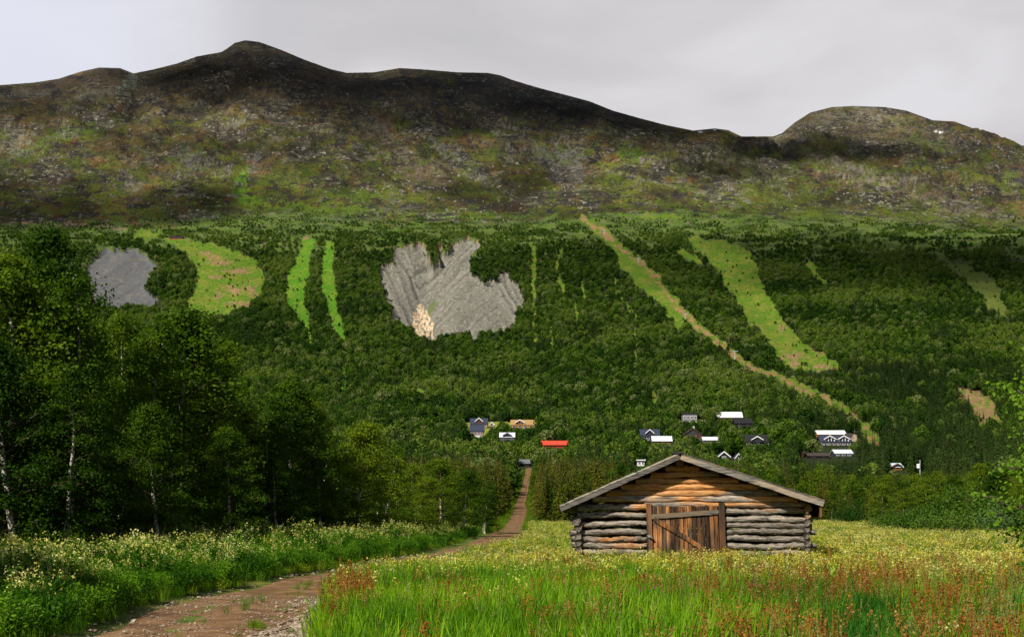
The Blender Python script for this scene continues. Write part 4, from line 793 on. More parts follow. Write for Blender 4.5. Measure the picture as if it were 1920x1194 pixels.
bm_mesh = [whole('hill_birch', *round_birch(500 + k, 7.2, 2.3 + .15 * k, 460 + 30 * k, .60, 6 + k % 4), [M['far_bark'], M['far_bark'], M['pale_leaf' if k == 6 else 'hill_leaf']]) for k in range(7)]
sp_mesh = [whole('belt_spruce', *spruce_mesh(520 + k, 10, 1.75, 1900, .42), [M['dark_bark'], M['dark_bark'], M['spruce_leaf']]) for k in range(6)]
sp2_mesh = [whole('hill_spruce', *spruce_mesh(540 + k, 10, 1.55, 700, .62), [M['dark_bark'], M['dark_bark'], M['hill_spruce']]) for k in range(4)]
bb_mesh = [whole('belt_birch', *birch_mesh(560 + k, 8.5, 2.5, .12, 2600, .26, .09, 30, 1, .5, 2), [M['birch_bark'], M['dark_bark'], M['birch_leaf']]) for k in range(6)]
# the nearest of each kind stand as single trees
ob = np.argsort(Yb); si = ob[Tb[ob]][:290]; bi = ob[~Tb[ob]][:205]
single = np.zeros(len(Xb), bool); single[si] = True; single[bi] = True
def region(px):
    if px < 700: return 'left', 'behind the dark birch grove on the left'
    if px < 950: return 'left of the road', 'between the birch grove and the dirt road'
    if px < 1080: return 'right of the road', 'between the dirt road and the log barn'
    if px < 1530: return 'behind the barn', 'straight behind the log barn'
    return 'right', 'along the meadow edge right of the log barn'
for i in np.concatenate([si, bi]):
    k = random.randrange(6); s_ = Sb[i]; pxx = CX + Xb[i] / Yb[i] * F; rn, rl = region(pxx); T = Tb[i]
    row = 'front row' if Yb[i] < 200 else 'rows behind'
    o = mk_obj('spruce_tree' if T else 'birch_tree', (sp_mesh if T else bb_mesh)[k]); o.location = (Xb[i], Yb[i], Zb[i] - .1); o.rotation_euler = (0, 0, random.random() * 6.28); o.scale = (s_ * random.uniform(.9, 1.15), s_ * random.uniform(.9, 1.15), s_)
    if T: tag(o, f'olive spruce {"in the front row" if row[0]=="f" else "in the rows behind"} {rl}', 'spruce', f'spruces {row} {rn}')
    else: tag(o, f'bushy birch {"in the front row" if row[0]=="f" else "in the rows behind"} {rl}', 'birch', f'birches {row} {rn}')
def scat_trees(name, X, Y, Z, s_, meshes, label, cat):
    n = len(X); sc3 = np.stack([s_ * (.85 + .35 * RNG.random(n)), s_ * (.85 + .35 * RNG.random(n)), s_], -1)
    scatter(name, np.stack([X, Y, Z - .2], -1), sc3, rots(n, .02), protos(name, meshes), label, cat)
rb = ~single
scat_trees('valley_spruce_wood', Xb[rb & Tb], Yb[rb & Tb], Zb[rb & Tb], Sb[rb & Tb], sp_mesh, 'olive spruce wood filling the valley behind the first rows of trees', 'forest')
scat_trees('valley_birch_wood', Xb[rb & ~Tb], Yb[rb & ~Tb], Zb[rb & ~Tb], Sb[rb & ~Tb], bb_mesh, 'dark birch wood filling the valley behind the first rows of trees', 'forest')
scat_trees('hillside_birch_forest', Xf[~Tf], Yf[~Tf], Zf[~Tf], Sf[~Tf], bm_mesh, 'dense green birch forest covering the lower mountain slope', 'forest')
scat_trees('hillside_spruce_forest', Xf[Tf], Yf[Tf], Zf[Tf], Sf[Tf], sp2_mesh, 'dark spruces scattered through the forest on the mountain foot', 'forest')
print('trees', len(Xb), len(Xf), Tf.sum())

# ------------------------------------------------------------------ birch grove left of the road, trees one by one
protoB = []
for k, (H_, Rc, st, nl) in enumerate([(12, 3.0, 1, 17000), (12, 2.6, 2, 16000), (11, 3.2, 1, 17000), (12, 2.8, 3, 16000), (10, 2.9, 1, 15000), (11, 2.7, 2, 15000)]):
    protoB.append((pair(*birch_mesh(600 + k, H_, Rc, .17, int(nl * 1.5), .125, .15, 56, st, .45, 3), M['birch_bark'], M['dark_bark'], M['birch_leaf']), H_))
def grove_tree(px, pyt, Y, k, label, group=None, wid=1.0, name='birch_tree', pr=None, cat='birch'):
    (tm, cm), H_ = (pr or protoB)[k]; X = X_at(px, Y); z = float(Hb(X, Y)); h = (HZ - pyt) / F * Y + CAMH - z; s_ = h / H_
    wid = wid * (1.22 if pr is None else 1); r = empty(name, (X, Y, z), random.random() * 6.28); r.scale = (s_ * wid, s_ * wid, s_); tag(r, label, cat, group)
    mk_obj('trunk', tm, r); mk_obj('crown', cm, r); return r
G1 = 'birches of the grove left of the road'
for a in [(20, 470, 44, 2, 'tall dark birch cut by the left edge of the photo', 1.0), (92, 415, 47, 0, 'tallest birch of the grove with its round top above the rest', .85), (150, 520, 46, 3, 'birch with pale trunk at the right shoulder of the tallest one', .9),
          (205, 600, 52, 5, 'lower birch in the dip beside the tallest birches', .9), (268, 585, 55, 1, 'slim birch with white trunk in the middle of the grove', .8), (335, 585, 57, 4, 'broad crowned birch overlooking the left ski run', 1.15),
          (392, 640, 60, 2, 'birch with leaning pale stems at the edge of the second clump', .9), (300, 760, 44, 4, 'low birch in front of the broad crowned one', .9), (120, 700, 41, 5, 'low dark birch in front of the tallest one', .95),
          (30, 640, 40, 4, 'low dark birch at the left edge in front of the tall ones', 1.0), (478, 750, 60, 3, 'birch with bare pale stems left of the round crowned clump', .85), (548, 716, 66, 2, 'round crowned birch topping the middle clump', 1.0),
          (600, 752, 68, 0, 'birch on the right flank of the round crowned clump', .9), (665, 790, 72, 4, 'pointed birch standing right of the round crowned clump', 1.05), (712, 838, 80, 5, 'small birch between the pointed one and the low rounded ones', 1.1),
          (768, 868, 90, 1, 'low rounded birch left of the twin rounded ones', 1.3), (825, 860, 95, 2, 'low rounded birch, larger of the pair near the road', 1.3), (868, 880, 104, 4, 'low rounded birch, smaller of the pair near the road', 1.3),
          (905, 905, 120, 1, 'small bushy birch closest to the dirt road', 1.3), (500, 738, 64, 1, 'birch on the left flank of the round crowned clump', 1.1), (585, 735, 70, 3, 'birch just right of the top of the round crowned clump', 1.0), (735, 850, 84, 3, 'small birch left of the low rounded ones', 1.2), (430, 800, 50, 0, 'low birch in the gap between the two clumps', 1.0), (520, 860, 58, 5, 'short birch in front of the round crowned clump', 1.2), (620, 880, 70, 3, 'short birch below the pointed one', 1.2), (200, 760, 44, 1, 'short birch under the dip in the tree tops', 1.0)]:
    grove_tree(a[0], a[1], a[2], a[3], a[4], G1, a[5])
rg = np.random.default_rng(33)
for k in range(62):          # depth of the grove
    px = rg.uniform(-70, 900); top = np.interp(px, [-70, 150, 210, 340, 430, 470, 550, 640, 720, 830, 900], [500, 560, 640, 630, 720, 790, 755, 810, 880, 885, 915]) + rg.uniform(10, 90)
    Y = np.interp(px, [0, 400, 700, 900], [54, 68, 95, 135]) + rg.uniform(0, 34); 
    grove_tree(px, top, Y, rg.integers(0, 6), 'dark birch in the shaded inside of the grove behind its front trees', 'birches inside the grove', rg.uniform(.9, 1.25))
for k in range(6):         # grove goes on out of the frame and shades the verge
    Y = rg.uniform(14, 42); X = -Y * .36 - rg.uniform(4.5, 13); grove_tree(CX + X / Y * F, HZ - rg.uniform(7.0, 10) / Y * F, Y, rg.integers(0, 6), 'birch of the grove beyond the left edge of the photo', 'birches beyond the left edge', 1.0)
# undergrowth at the feet of the grove
bush_p = [pair(*bush_mesh(700 + k, 2.2, 1.7, 2800, .13), M['dark_bark'], M['dark_bark'], M['birch_leaf'], 'foliage') for k in range(3)]
def shrub(X, Y, h, k, label, group, pr, w=1.0, name='shrub'):
    r = empty(name, (X, Y, float(Hb(X, Y))), random.random() * 6.28); s_ = h / 2.2; r.scale = (s_ * w, s_ * w, s_); tag(r, label, 'shrub', group)
    mk_obj('stems', pr[k][0], r); mk_obj('foliage', pr[k][1], r)
for k in range(64):
    px = rg.uniform(-40, 930); Y = np.interp(px, [0, 400, 700, 930], [43, 56, 78, 128]) + rg.uniform(-1, 22); shrub(X_at(px, Y), Y, rg.uniform(1.3, 2.9), rg.integers(0, 3), 'dark leafy shrub at the foot of the birch grove', 'shrubs under the grove', bush_p, 1.2)
# right side: willows and the near birch at the edge
wil = [pair(*bush_mesh(720 + k, 2.2, 1.8, 4200, .11), M['dark_bark'], M['dark_bark'], M['willow_leaf'], 'foliage') for k in range(3)]
gwil = [pair(*bush_mesh(730 + k, 2.2, 1.8, 3600, .12), M['dark_bark'], M['dark_bark'], M['grey_leaf'], 'foliage') for k in range(2)]
for px, Y, h, w, lb in [(1800, 92, 4.3, 1.0, 'largest light green willow bush at the right edge of the meadow'), (1752, 90, 3.2, .9, 'light green willow bush left of the largest one'), (1845, 90, 3.5, .9, 'light green willow bush right of the largest one'), (1700, 96, 2.5, 1.1, 'low willow bush at the left end of the willow thicket'),
                   (1775, 84, 2.6, 1.1, 'low willow bush in front of the largest one'), (1660, 110, 2.2, 1.1, 'lone low willow bush out in the yellow meadow'), (1590, 150, 3.4, .9, 'round green bush against the dark trees right of the barn')]:
    shrub(X_at(px, Y), Y, h, rg.integers(0, 3), lb, 'willow bushes at the meadow edge', wil, w, 'willow_bush')
for px, Y, h in [(1880, 84, 2.6), (1905, 88, 3.0), (1925, 80, 2.8)]:
    shrub(X_at(px, Y), Y, h, rg.integers(0, 2), {1880: 'left grey green willow bush', 1905: 'middle grey green willow bush', 1925: 'right grey green willow bush'}[px] + ' of three under the near birch', 'grey willows at the right edge', gwil, 1.2, 'willow_bush')
for px, Y, t, k in [(1905, 150, 862, 1), (1870, 152, 880, 2), (1835, 155, 868, 0), (1790, 158, 890, 4), (1740, 160, 882, 5), (1700, 162, 895, 3), (1650, 166, 890, 1), (1945, 140, 850, 2)]:
    grove_tree(px, t, Y, k, {1905: 'tall dark birch behind the grey willows', 1870: 'dark birch above the right willow bushes', 1835: 'dark birch right of the pale trunked one behind the willows', 1790: 'dark birch behind the largest willow bush', 1740: 'dark birch with pale forked stems left of the willows', 1700: 'dark birch above the left end of the willow thicket', 1650: 'dark birch nearest the barn on the right meadow edge', 1945: 'dark birch cut by the right edge of the photo'}[px], 'dark birches at the right meadow edge', 1.25)
NEAR = [(pair(*birch_mesh(801, 5.6, 1.6, .16, 20000, .075, .06, 84, 1, .22, 3), M['birch_bark'], M['dark_bark'], M['bright_leaf']), 5.6)]
grove_tree(2034, 500, 20, 0, 'near sunlit birch with bright leaves at the right edge of the photo', None, 1.0, pr=NEAR)

# ------------------------------------------------------------------ the log barn
BY = 39.0; PM = F / BY; YAW = -math.atan((1290 - CX) / F)
BX = (1295 - CX) / PM
barn = empty('log_barn', (BX, BY, 0), YAW); tag(barn, 'small weathered log barn with boarded door standing in the meadow', 'barn')
U = lambda px: (px - 1295) / PM / math.cos(YAW)
Zp = lambda py: CAMH + (HZ - py) / PM
rg = np.random.default_rng(55)
def log(p0, p1, r0, r1, m, wob=.02, parent=barn, name='log'):
    n = 22; t = np.linspace(0, 1, n)[:, None]; P = np.array(p0) * (1 - t) + np.array(p1) * t; d = unit((np.array(p1) - np.array(p0))[None])[0]
    ph = rg.random(3) * 6.28
    w = wob * (np.sin(t[:, 0] * 5 + ph[0]) + .5 * np.sin(t[:, 0] * 11 + ph[1])); P[:, 2] += w; P[:, 1] += .4 * w * abs(d[0])
    rad = (r0 * (1 - t[:, 0]) + r1 * t[:, 0]) * (1 + .08 * np.sin(t[:, 0] * 17 + ph[2]) + .05 * rg.normal(size=n))
    mb = MB(); mb.tube(P, rad, 14, 0); V = mb.v[0]; V += .011 * rg.normal(size=V.shape)
    return mb.build(name, M[m], parent, True)
DEP = 6.2; XL, XR = U(1087), U(1508); dl, dr = U(1214), U(1356)
left = [(966, 0), (982.6, .1), (998, .22), (1011, .18), (1023, .16), (1035.5, -.1), (1049, -.1), (1061, .0)]
for py, ext in left: log((XL - ext - rg.random() * .06, 0, Zp(py)), (dl, 0, Zp(py) + .01), .082, .070, 'log_x', .016)
right_ = [(958, 0), (973, .1), (985, .12), (996, .2), (1009, 0), (1023, .22), (1037, .12), (1050, .12)]
for py, ext in right_: log((dr, 0, Zp(py)), (XR + ext + rg.random() * .06, 0, Zp(py)), .072, .078, 'log_x', .018)
# full length logs over the door and up the gable, each ending at the slope
OV = .62
Uo = lambda px: ((px - CX) / F * (BY - OV) - BX + .075) / math.cos(YAW)
Zo = lambda py: CAMH + (HZ - py) / F * (BY - OV)
ZR, ZL0, ZR0 = Zo(856), Zo(950), Zo(940); UR = Uo(1275)
UL_, UR_ = Uo(1052), Uo(1538)
def roof_z(u): return ZR + (ZL0 - ZR) * (UR - u) / (UR - UL_) if u < UR else ZR + (ZR0 - ZR) * (u - UR) / (UR_ - UR)
for py in (952.5, 944):
    pass
log((XL - .02, 0, Zp(952.5)), (dl + .02, 0, Zp(949)), .088, .088, 'log_x', .01)
log((dl - .06, .02, Zp(945.5)), (XR + .02, .02, Zp(945)), .085, .09, 'log_x', .006, name='lintel_log')
for py, rr in ((935, .092), (924, .09), (912.5, .093), (901, .09), (889.5, .09), (878, .088), (867.5, .07)):
    z = Zp(py); zz = z + .13
    a = UR - (ZR - zz) / (ZR - ZL0) * (UR - UL_); b = UR + (ZR - zz) / (ZR - ZR0) * (UR_ - UR)
    a = max(a, XL - .05); b = min(b, XR + .05)
    if b - a > .3: log((a, .0, z), (b, .0, z), rr * (.94 + .1 * rg.random()), rr * (.92 + .1 * rg.random()), 'log_x', .010)
# back wall and side walls, with gaps between the logs
for k in range(10): log((XL - .15, DEP, .08 + k * .172), (XR + .15, DEP, .08 + k * .172), .084, .080, 'log_x', .006)
for z in np.arange(1.80, 3.0, .19):
    a = UR - (ZR - z - .2) / (ZR - ZL0) * (UR - UL_); b = UR + (ZR - z - .2) / (ZR - ZR0) * (UR_ - UR)
    if b - a > .3: log((max(a, XL), DEP, z), (min(b, XR), DEP, z), .085, .085, 'log_x')
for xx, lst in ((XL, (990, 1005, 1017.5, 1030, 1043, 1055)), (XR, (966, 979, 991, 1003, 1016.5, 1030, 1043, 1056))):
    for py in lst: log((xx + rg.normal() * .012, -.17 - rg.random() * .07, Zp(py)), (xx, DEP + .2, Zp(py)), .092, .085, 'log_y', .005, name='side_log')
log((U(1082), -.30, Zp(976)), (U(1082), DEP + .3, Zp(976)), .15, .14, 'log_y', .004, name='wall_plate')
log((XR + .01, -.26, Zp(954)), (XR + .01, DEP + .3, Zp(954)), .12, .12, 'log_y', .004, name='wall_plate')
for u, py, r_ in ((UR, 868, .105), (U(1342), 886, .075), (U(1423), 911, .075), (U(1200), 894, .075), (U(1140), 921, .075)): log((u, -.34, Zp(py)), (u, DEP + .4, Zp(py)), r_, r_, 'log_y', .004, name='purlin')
# roof: two board decks with a dark covering, and silver bargeboards

def slope_mb(u0, z0, u1, z1, y0, y1, t0, t1):
    return MB().prism([(u0, z0 + t0), (u1, z1 + t0), (u1, z1 + t1), (u0, z0 + t1)][::(1 if u1 > u0 else -1)], y0, y1)
ZT = Zo(850)
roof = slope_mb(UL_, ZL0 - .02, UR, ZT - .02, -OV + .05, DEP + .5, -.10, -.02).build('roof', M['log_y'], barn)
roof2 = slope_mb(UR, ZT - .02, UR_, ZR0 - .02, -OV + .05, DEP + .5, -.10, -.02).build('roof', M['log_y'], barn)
slope_mb(UL_ - .03, ZL0, UR, ZT, -OV + .02, DEP + .52, -.018, .012).build('roof_covering', M['roofing'], roof)
slope_mb(UR, ZT, UR_ + .03, ZR0, -OV + .02, DEP + .52, -.018, .012).build('roof_covering', M['roofing'], roof2)
M['barge_light'] = wood('sunlit_roof_strip', (.6, 9, 9), (.55, .52, .46), (.45, .38, .3), (.6, .52, .4), False)  # paler wood that paints the sunlight along the left roof edge
def board(mb, a, b, w, y, th):
    """flat board on the gable from a to b (u,z), w tall, th thick, with a slightly uneven edge"""
    n = 14; a = np.array(a); b = np.array(b); V = []
    d = unit((b - a)[None])[0]; nr = np.array([-d[1], d[0]])
    for k in range(n + 1):
        p = a + (b - a) * k / n; j = rg.normal() * .004
        for s_ in (-.5, .5):
            q = p + nr * (w * s_ + j)
            for yy in (y, y + th): V.append((q[0], yy, q[1]))
    F_ = []
    for k in range(n):
        o_ = k * 4; F_ += [[o_, o_ + 4, o_ + 6, o_ + 2], [o_ + 1, o_ + 3, o_ + 7, o_ + 5], [o_ + 2, o_ + 6, o_ + 7, o_ + 3], [o_, o_ + 1, o_ + 5, o_ + 4]]
    F_ += [[0, 2, 3, 1], [n * 4, n * 4 + 1, n * 4 + 3, n * 4 + 2]]
    return mb.add(V, F_)
bw = .122
o = board(MB(), (UL_, ZL0 - .07), (UR - .0, ZT - .085), bw, -OV, .035).build('bargeboard', M['barge'], roof)
o = board(MB(), (UR + .03, ZT - .09), (UR_, ZR0 - .07), bw + .02, -OV - .006, .035).build('bargeboard', M['barge'], roof2)
o = board(MB(), (UL_ - .02, ZL0 + .025), (UR, ZT + .01), .045, -OV - .012, .06).build('roof_edge_strip', M['barge_light'], roof)
o = board(MB(), (UR, ZT + .01), (UR_ + .02, ZR0 + .025), .040, -OV - .016, .06).build('roof_edge_strip', M['barge'], roof2)
MB().beam((UR - .06, -OV - .05, ZT + .03), (UR - .06, DEP + .5, ZT + .03), .30, .045).build('ridge_board', M['roofing'], roof)
MB().box(UR_ - .10, UR_ - .04, -OV + .05, DEP + .4, ZR0 - .42, ZR0 - .11).build('eaves_board', M['post_z'], roof2)
# door and its posts
P0 = [(U(1212), Zp(943)), (U(1227), Zp(943)), (U(1231), Zp(1068)), (U(1216), Zp(1068))]
def quadpost(p, y0, y1, name, m, parent): return MB().prism([p[3], p[2], p[1], p[0]], y0, y1).build(name, M[m], parent)
quadpost([(U(1212.5), Zp(943.5)), (U(1222), Zp(943)), (U(1227), Zp(1070)), (U(1217), Zp(1070))], -.17, .08, 'door_post', 'post_z', barn)
quadpost([(U(1346), Zp(942)), (U(1356.5), Zp(942)), (U(1361), Zp(1070)), (U(1350), Zp(1070))], -.17, .08, 'door_post', 'post_z', barn)
door = empty('door', (0, 0, 0)); door.parent = barn
n = 15; 
for k in range(n):
    f0, f1 = k / n, (k + 1) / n; g_ = .004 + .006 * rg.random(); tp = 948.5 + 2 * rg.random() - 2.5 * f0
    def ux(f, bot): return U((1224 if not bot else 1228) + f * (1344 - 1224 + (2 if bot else 0)))
    yy = -.10 - rg.random() * .018
    MB().prism([(ux(f0, 1) + g_, Zp(1066 + rg.random() * 3)), (ux(f1, 1) - g_, Zp(1066 + rg.random() * 3)), (ux(f1, 0) - g_, Zp(tp)), (ux(f0, 0) + g_, Zp(tp + rg.normal()))], yy, yy + .035).build('plank', M['plank_z'], door)
board(MB(), (U(1222), Zp(968.5)), (U(1346), Zp(959)), .125, -.165, .04).build('batten', M['batten'], door)
board(MB(), (U(1228), Zp(972.5)), (U(1331), Zp(1035)), .115, -.168, .045).build('brace', M['plank_z'], door)
hb = MB(); t = np.linspace(0, 1, 9); hb.tube(np.stack([U(1214) + t * .20, t * 0 - .20, Zp(1003) - t * .10], -1), .045 * np.sin(np.pi * (t * .94 + .03)) + .003, 8).build('latch', M['batten'], door, True)
MB().box(dl - .05, dr + .05, -.1, .1, -.05, .12).build('sill_log', M['log_x'], barn)

# ------------------------------------------------------------------ meadow: grass, herbs and flowers
def blades(seed, n, h, rad, w, bend=.35, mi=0):
    """tuft of curved tapering blades"""
    rg = np.random.default_rng(seed); a = rg.random(n) * 6.283; q = rg.random(n) ** .5 * rad; base = np.stack([np.cos(a) * q, np.sin(a) * q, np.zeros(n)], -1)
    dr_ = rg.random(n) * 6.283; d = np.stack([np.cos(dr_), np.sin(dr_), 0 * dr_], -1); s = np.stack([-np.sin(dr_ + rg.normal(size=n) * .8), np.cos(dr_), 0 * dr_], -1); s = unit(s)
    hh = h * (.55 + .55 * rg.random(n)); bb = bend * hh * (.2 + rg.random(n)); V = []; ww = w * (.7 + .6 * rg.random(n))
    for k, (t, wk) in enumerate(((0, .7), (.4, 1), (.75, .7))):
        c = base + np.array([0, 0, 1]) * (hh * t)[:, None] * 1.0 + d * (bb * t * t)[:, None]; V += [c - s * (ww * wk / 2)[:, None], c + s * (ww * wk / 2)[:, None]]
    c = base + np.array([0, 0, 1]) * (hh * .97)[:, None] + d * bb[:, None]; V.append(c)
    V = np.stack(V, 1); i = np.arange(n)[:, None] * 7
    q4 = np.concatenate([i + np.array([0, 1, 3, 2]), i + np.array([2, 3, 5, 4])]); t3 = i + np.array([4, 5, 6]); mb = MB(); mb.add(V.reshape(-1, 3), q4, mi)
    mb.f[3].append(t3 + 0); mb.m[3].append(np.full(n, mi)); return mb
def stalks(mb, seed, n, h, rad, w, mi, tops, lean=.12):
    rg = np.random.default_rng(seed); T = []
    for k in range(n):
        a = rg.random() * 6.283; q = rg.random() ** .5 * rad; b = np.array([math.cos(a) * q, math.sin(a) * q, 0]); hh = h * (.7 + .4 * rg.random()); t = b + np.array([rg.normal() * lean * hh, rg.normal() * lean * hh, hh])
        m = (b + t) / 2 + rg.normal(size=3) * .02 * hh; mb.tube([b, m, t], [w, w * .8, w * .5], 3, mi, False); T.append((b, t, hh))
    return T
def leafy(mb, T, rg, n, ls, mi, lo=.1, hi=.8, spread=.08):
    for b, t, hh in T:
        u = lo + (hi - lo) * rg.random(n); c = b + (t - b) * u[:, None] + rg.normal(size=(n, 3)) * spread * np.array([1, 1, .5]); v, f = leaves(c, ls, rg, .9, .35); mb.add(v, f, mi)
def flower_plant(seed, petal, h=.62, n=7, heads=9, hs=.035, herb='olive', rad=.22):
    rg = np.random.default_rng(seed); mb = blades(seed, 22, h * .75, rad, .012, .4, 0); T = stalks(mb, seed + 1, n, h, rad, .004, 0, None); leafy(mb, T, rg, 12, .10, 0)
    for b, t, hh in T:
        c = t + rg.normal(size=(heads, 3)) * np.array([.028, .028, .045]) - np.array([0, 0, .03]); v, f = leaves(c, hs, rg, .3, .9); mb.add(v, f, 1)
    return mb.mesh('flower_plant', [M[herb], M[petal]])
def sorrel_plant(seed, h=.80, n=5, rad=.18):
    rg = np.random.default_rng(seed); mb = blades(seed, 18, h * .6, rad, .010, .4, 0); T = stalks(mb, seed + 1, n, h, rad, .003, 1, None, .10)
    for b, t, hh in T:
        u = .55 + .45 * rg.random(30); sp = (1.02 - u) * .09 + .008; c = b + (t - b) * u[:, None] + rg.normal(size=(30, 3)) * sp[:, None] * np.array([1, 1, .4]); v, f = leaves(c, .024, rg, .2, .8); mb.add(v, f, 1)
        for k in range(3): p = b + (t - b) * (.5 + .13 * k); e = p + np.array([rg.normal() * .05, rg.normal() * .05, .12]); mb.tube([p, e], [.002, .001], 3, 1, False)
    return mb.mesh('sorrel_plant', [M['olive'], M['sorrel']])
def seed_grass(seed, h=.75, n=6):
    rg = np.random.default_rng(seed); mb = blades(seed, 16, h * .6, .15, .008, .5, 0); T = stalks(mb, seed + 1, n, h, .15, .0025, 1, None, .12)
    for b, t, hh in T: u = .8 + .2 * rg.random(14); c = b + (t - b) * u[:, None] + rg.normal(size=(14, 3)) * .012; v, f = leaves(c, .022, rg, .0, .5); mb.add(v, f, 1)
    return mb.mesh('seed_grass', [M['olive'], M['seed']])
def herb_plant(seed, h=.95, petal='cream', flowers=True):
    rg = np.random.default_rng(seed); mb = blades(seed, 10, h * .6, .25, .014, .4, 0); T = stalks(mb, seed + 1, 7, h, .26, .006, 0, None, .14); leafy(mb, T, rg, 44, .095, 0, .05, .95, .085)
    if flowers:
        for b, t, hh in T[:5]: c = t + rg.normal(size=(9, 3)) * np.array([.03, .03, .05]); v, f = leaves(c, .036, rg, .3, .9); mb.add(v, f, 1)
    return mb.mesh('herb_plant', [M['herb'], M[petal]])
g_br = protos('grass', [blades(900 + k, 50, .74, .22, .016, .34).mesh('grass_tuft', [M['grass']]) for k in range(5)])
g_dp = protos('deep_grass', [blades(910 + k, 50, .70, .24, .018, .35).mesh('grass_tuft', [M['deep_grass']]) for k in range(3)])
g_ol = protos('olive_grass', [blades(920 + k, 40, .50, .24, .010, .5).mesh('grass_tuft', [M['olive']]) for k in range(4)] + [flower_plant(925, 'olive', .5, 6, 3)])
f_y = protos('flowers', [flower_plant(930 + k, 'yellow', .64, 7, 10, .034) for k in range(4)])
f_c = protos('cream_flowers', [flower_plant(940 + k, 'cream', .62, 6, 9, .038) for k in range(3)])
s_p = protos('sorrel', [sorrel_plant(950 + k) for k in range(5)])
sd_p = protos('seed', [seed_grass(960 + k) for k in range(3)])
h_f = protos('herbs', [herb_plant(970 + k) for k in range(4)]); h_n = protos('plain_herbs', [herb_plant(975 + k, .75, 'cream', False) for k in range(3)])
h_n2 = h_n
# sow: density per square metre by distance band
def sow(y0, y1, per, seed, x0=-.40, x1=.40, pad=1.5):
    rg = np.random.default_rng(seed); A = ((x1 - x0) * (y0 + y1) / 2 + 2 * pad) * (y1 - y0); n = int(A * per); Y = rg.uniform(y0, y1, n * 2); X = rg.uniform(x0 * y1 - pad, x1 * y1 + pad, n * 2)
    k = (X > x0 * Y - pad) & (X < x1 * Y + pad); k2 = np.where(k)[0][:n]; return X[k2], Y[k2]
def barn_inside(X, Y, m=.35):
    c, s = math.cos(-YAW), math.sin(-YAW); u = (X - BX) * c - (Y - BY) * s; v = (X - BX) * s + (Y - BY) * c; return (u > XL - m) & (u < XR + m) & (v > -.30) & (v < DEP + .3)
bands = [(10, 20, 30, 1.0), (20, 32, 26, 1.0), (32, 52, 15, 1.1), (52, 90, 7, 1.35), (90, 182, 2.6, 1.7)]
acc = {k: [] for k in ('grass', 'deep', 'olive', 'yellow', 'cream', 'sorrel', 'seed', 'magenta')}
for bi_, (y0, y1, per, sc0) in enumerate(bands):
    X, Y = sow(y0, y1, per, 1000 + bi_); rx = road_x(Y); px0_ = CX + X / Y * F; field = (X > rx + 1.75 + .35 * pn(Y * .8, 0, 7)) & ~barn_inside(X, Y); pass
    field &= (Y > 20.5) | (px0_ > 612 + 60 * pn(Y * .9, X * .9, 17)); X, Y = X[field], Y[field]; rx_ = rx[field]; n = len(X); px = CX + X / Y * F; r = RNG.random(n); wv = pn(X / 3.0, Y / 4.5, 31); wv2 = fbm(X / 2.2, Y / 3.2, 3, 32); gpy = HZ + CAMH / Y * F
    # weights of each kind at each place
    near = ss(31, 23, Y + 3 * wv - 5 * ss(1150, 700, px)*0); W_ = {}
    W_['grass'] = near * (1.6 * ss(1430, 1130, px + 260 * wv) * (.55 + .9 * ss(-.3, .2, wv2)) + .30) + .10; W_['deep'] = near * .35 * ss(0, .3, wv2) + .05
    clump_ = np.exp(-((px - 1625) / 45) ** 2 - ((Y - 15) / 1.9) ** 2); W_['deep'] += clump_ * 14
    W_['olive'] = (.75 + .35 * (Y > 42)) * (1 - near * .7 * ss(1300, 1100, px)) 
    yel = ss(22, 32, Y + 5 * wv + 2 * ss(1300, 1000, px)) * (.30 + 1.1 * ss(-.05, .35, wv2)); W_['yellow'] = yel * np.interp(Y, [25, 42, 60, 90], [1.0, .8, .6, .5]) + .006; W_['cream'] = .22 * ss(22, 30, Y) * (1 + 2 * ss(.1, .4, wv)) + .005
    red = ss(1050, 1230, px + 90 * wv2) * ss(33, 25, Y + 5 * wv) * (.08 + 1.5 * ss(.02, .22, wv2 + .5 * wv)); W_['sorrel'] = red * .27 + .05 * (px > 1000) * ss(60, 30, Y) + 9 * np.exp(-((px - 655) / 30) ** 2 - ((Y - 21.5) / 2.0) ** 2) + .06 * near
    W_['seed'] = .14 + .10 * (Y > 40) + .25 * ss(1300, 1600, px) * near; W_['magenta'] = .002 * (px > 1200) * (Y < 30) + .12 * np.exp(-((px - 1560) / 26) ** 2 - ((Y - 21) / .8) ** 2)
    keys = list(W_); Wm = np.stack([W_[k] for k in keys], -1); Wm /= Wm.sum(1, keepdims=True); cs = Wm.cumsum(1); pick = (r[:, None] > cs).sum(1)
    Z = Hb(X, Y)
    for i, k in enumerate(keys):
        m = pick == i; s_ = sc0 * (.72 + .5 * RNG.random(m.sum())) * np.where(Y[m] > 34, .68 + .32 * ss(2, 9, X[m] - rx_[m] - 1.75), 1); acc[k].append(np.stack([X[m], Y[m], Z[m], s_ ], -1))
def sow_out(key, name, pr, label, cat, tilt=.1, zs=1.0):
    A = np.concatenate(acc[key]); sz = A[:, 3] if True else 0; far = ss(40, 100, A[:, 1]); sc3 = np.stack([sz, sz, np.minimum(sz, .65 + .35 * sz) * zs * (1 - .1 * far)], -1)
    print(name, len(A)); scatter(name, A[:, :3] - np.array([0, 0, .02]), sc3, rots(len(A), tilt), pr, label, cat)
sow_out('grass', 'tall_grass', g_br, 'bright green tall grass growing in the front of the meadow', 'grass')
sow_out('deep', 'dark_grass', g_dp, 'darker green broad bladed grass tufts in the meadow', 'grass')
sow_out('olive', 'meadow_herbs', g_ol, 'olive green low herbs and thin grass between the flowers', 'herbs')
sow_out('yellow', 'yellow_flowers', f_y, 'pale yellow wild flowers spread over the meadow', 'wildflowers')
sow_out('cream', 'cream_flowers', f_c, 'cream white wild flowers among the yellow ones', 'wildflowers')
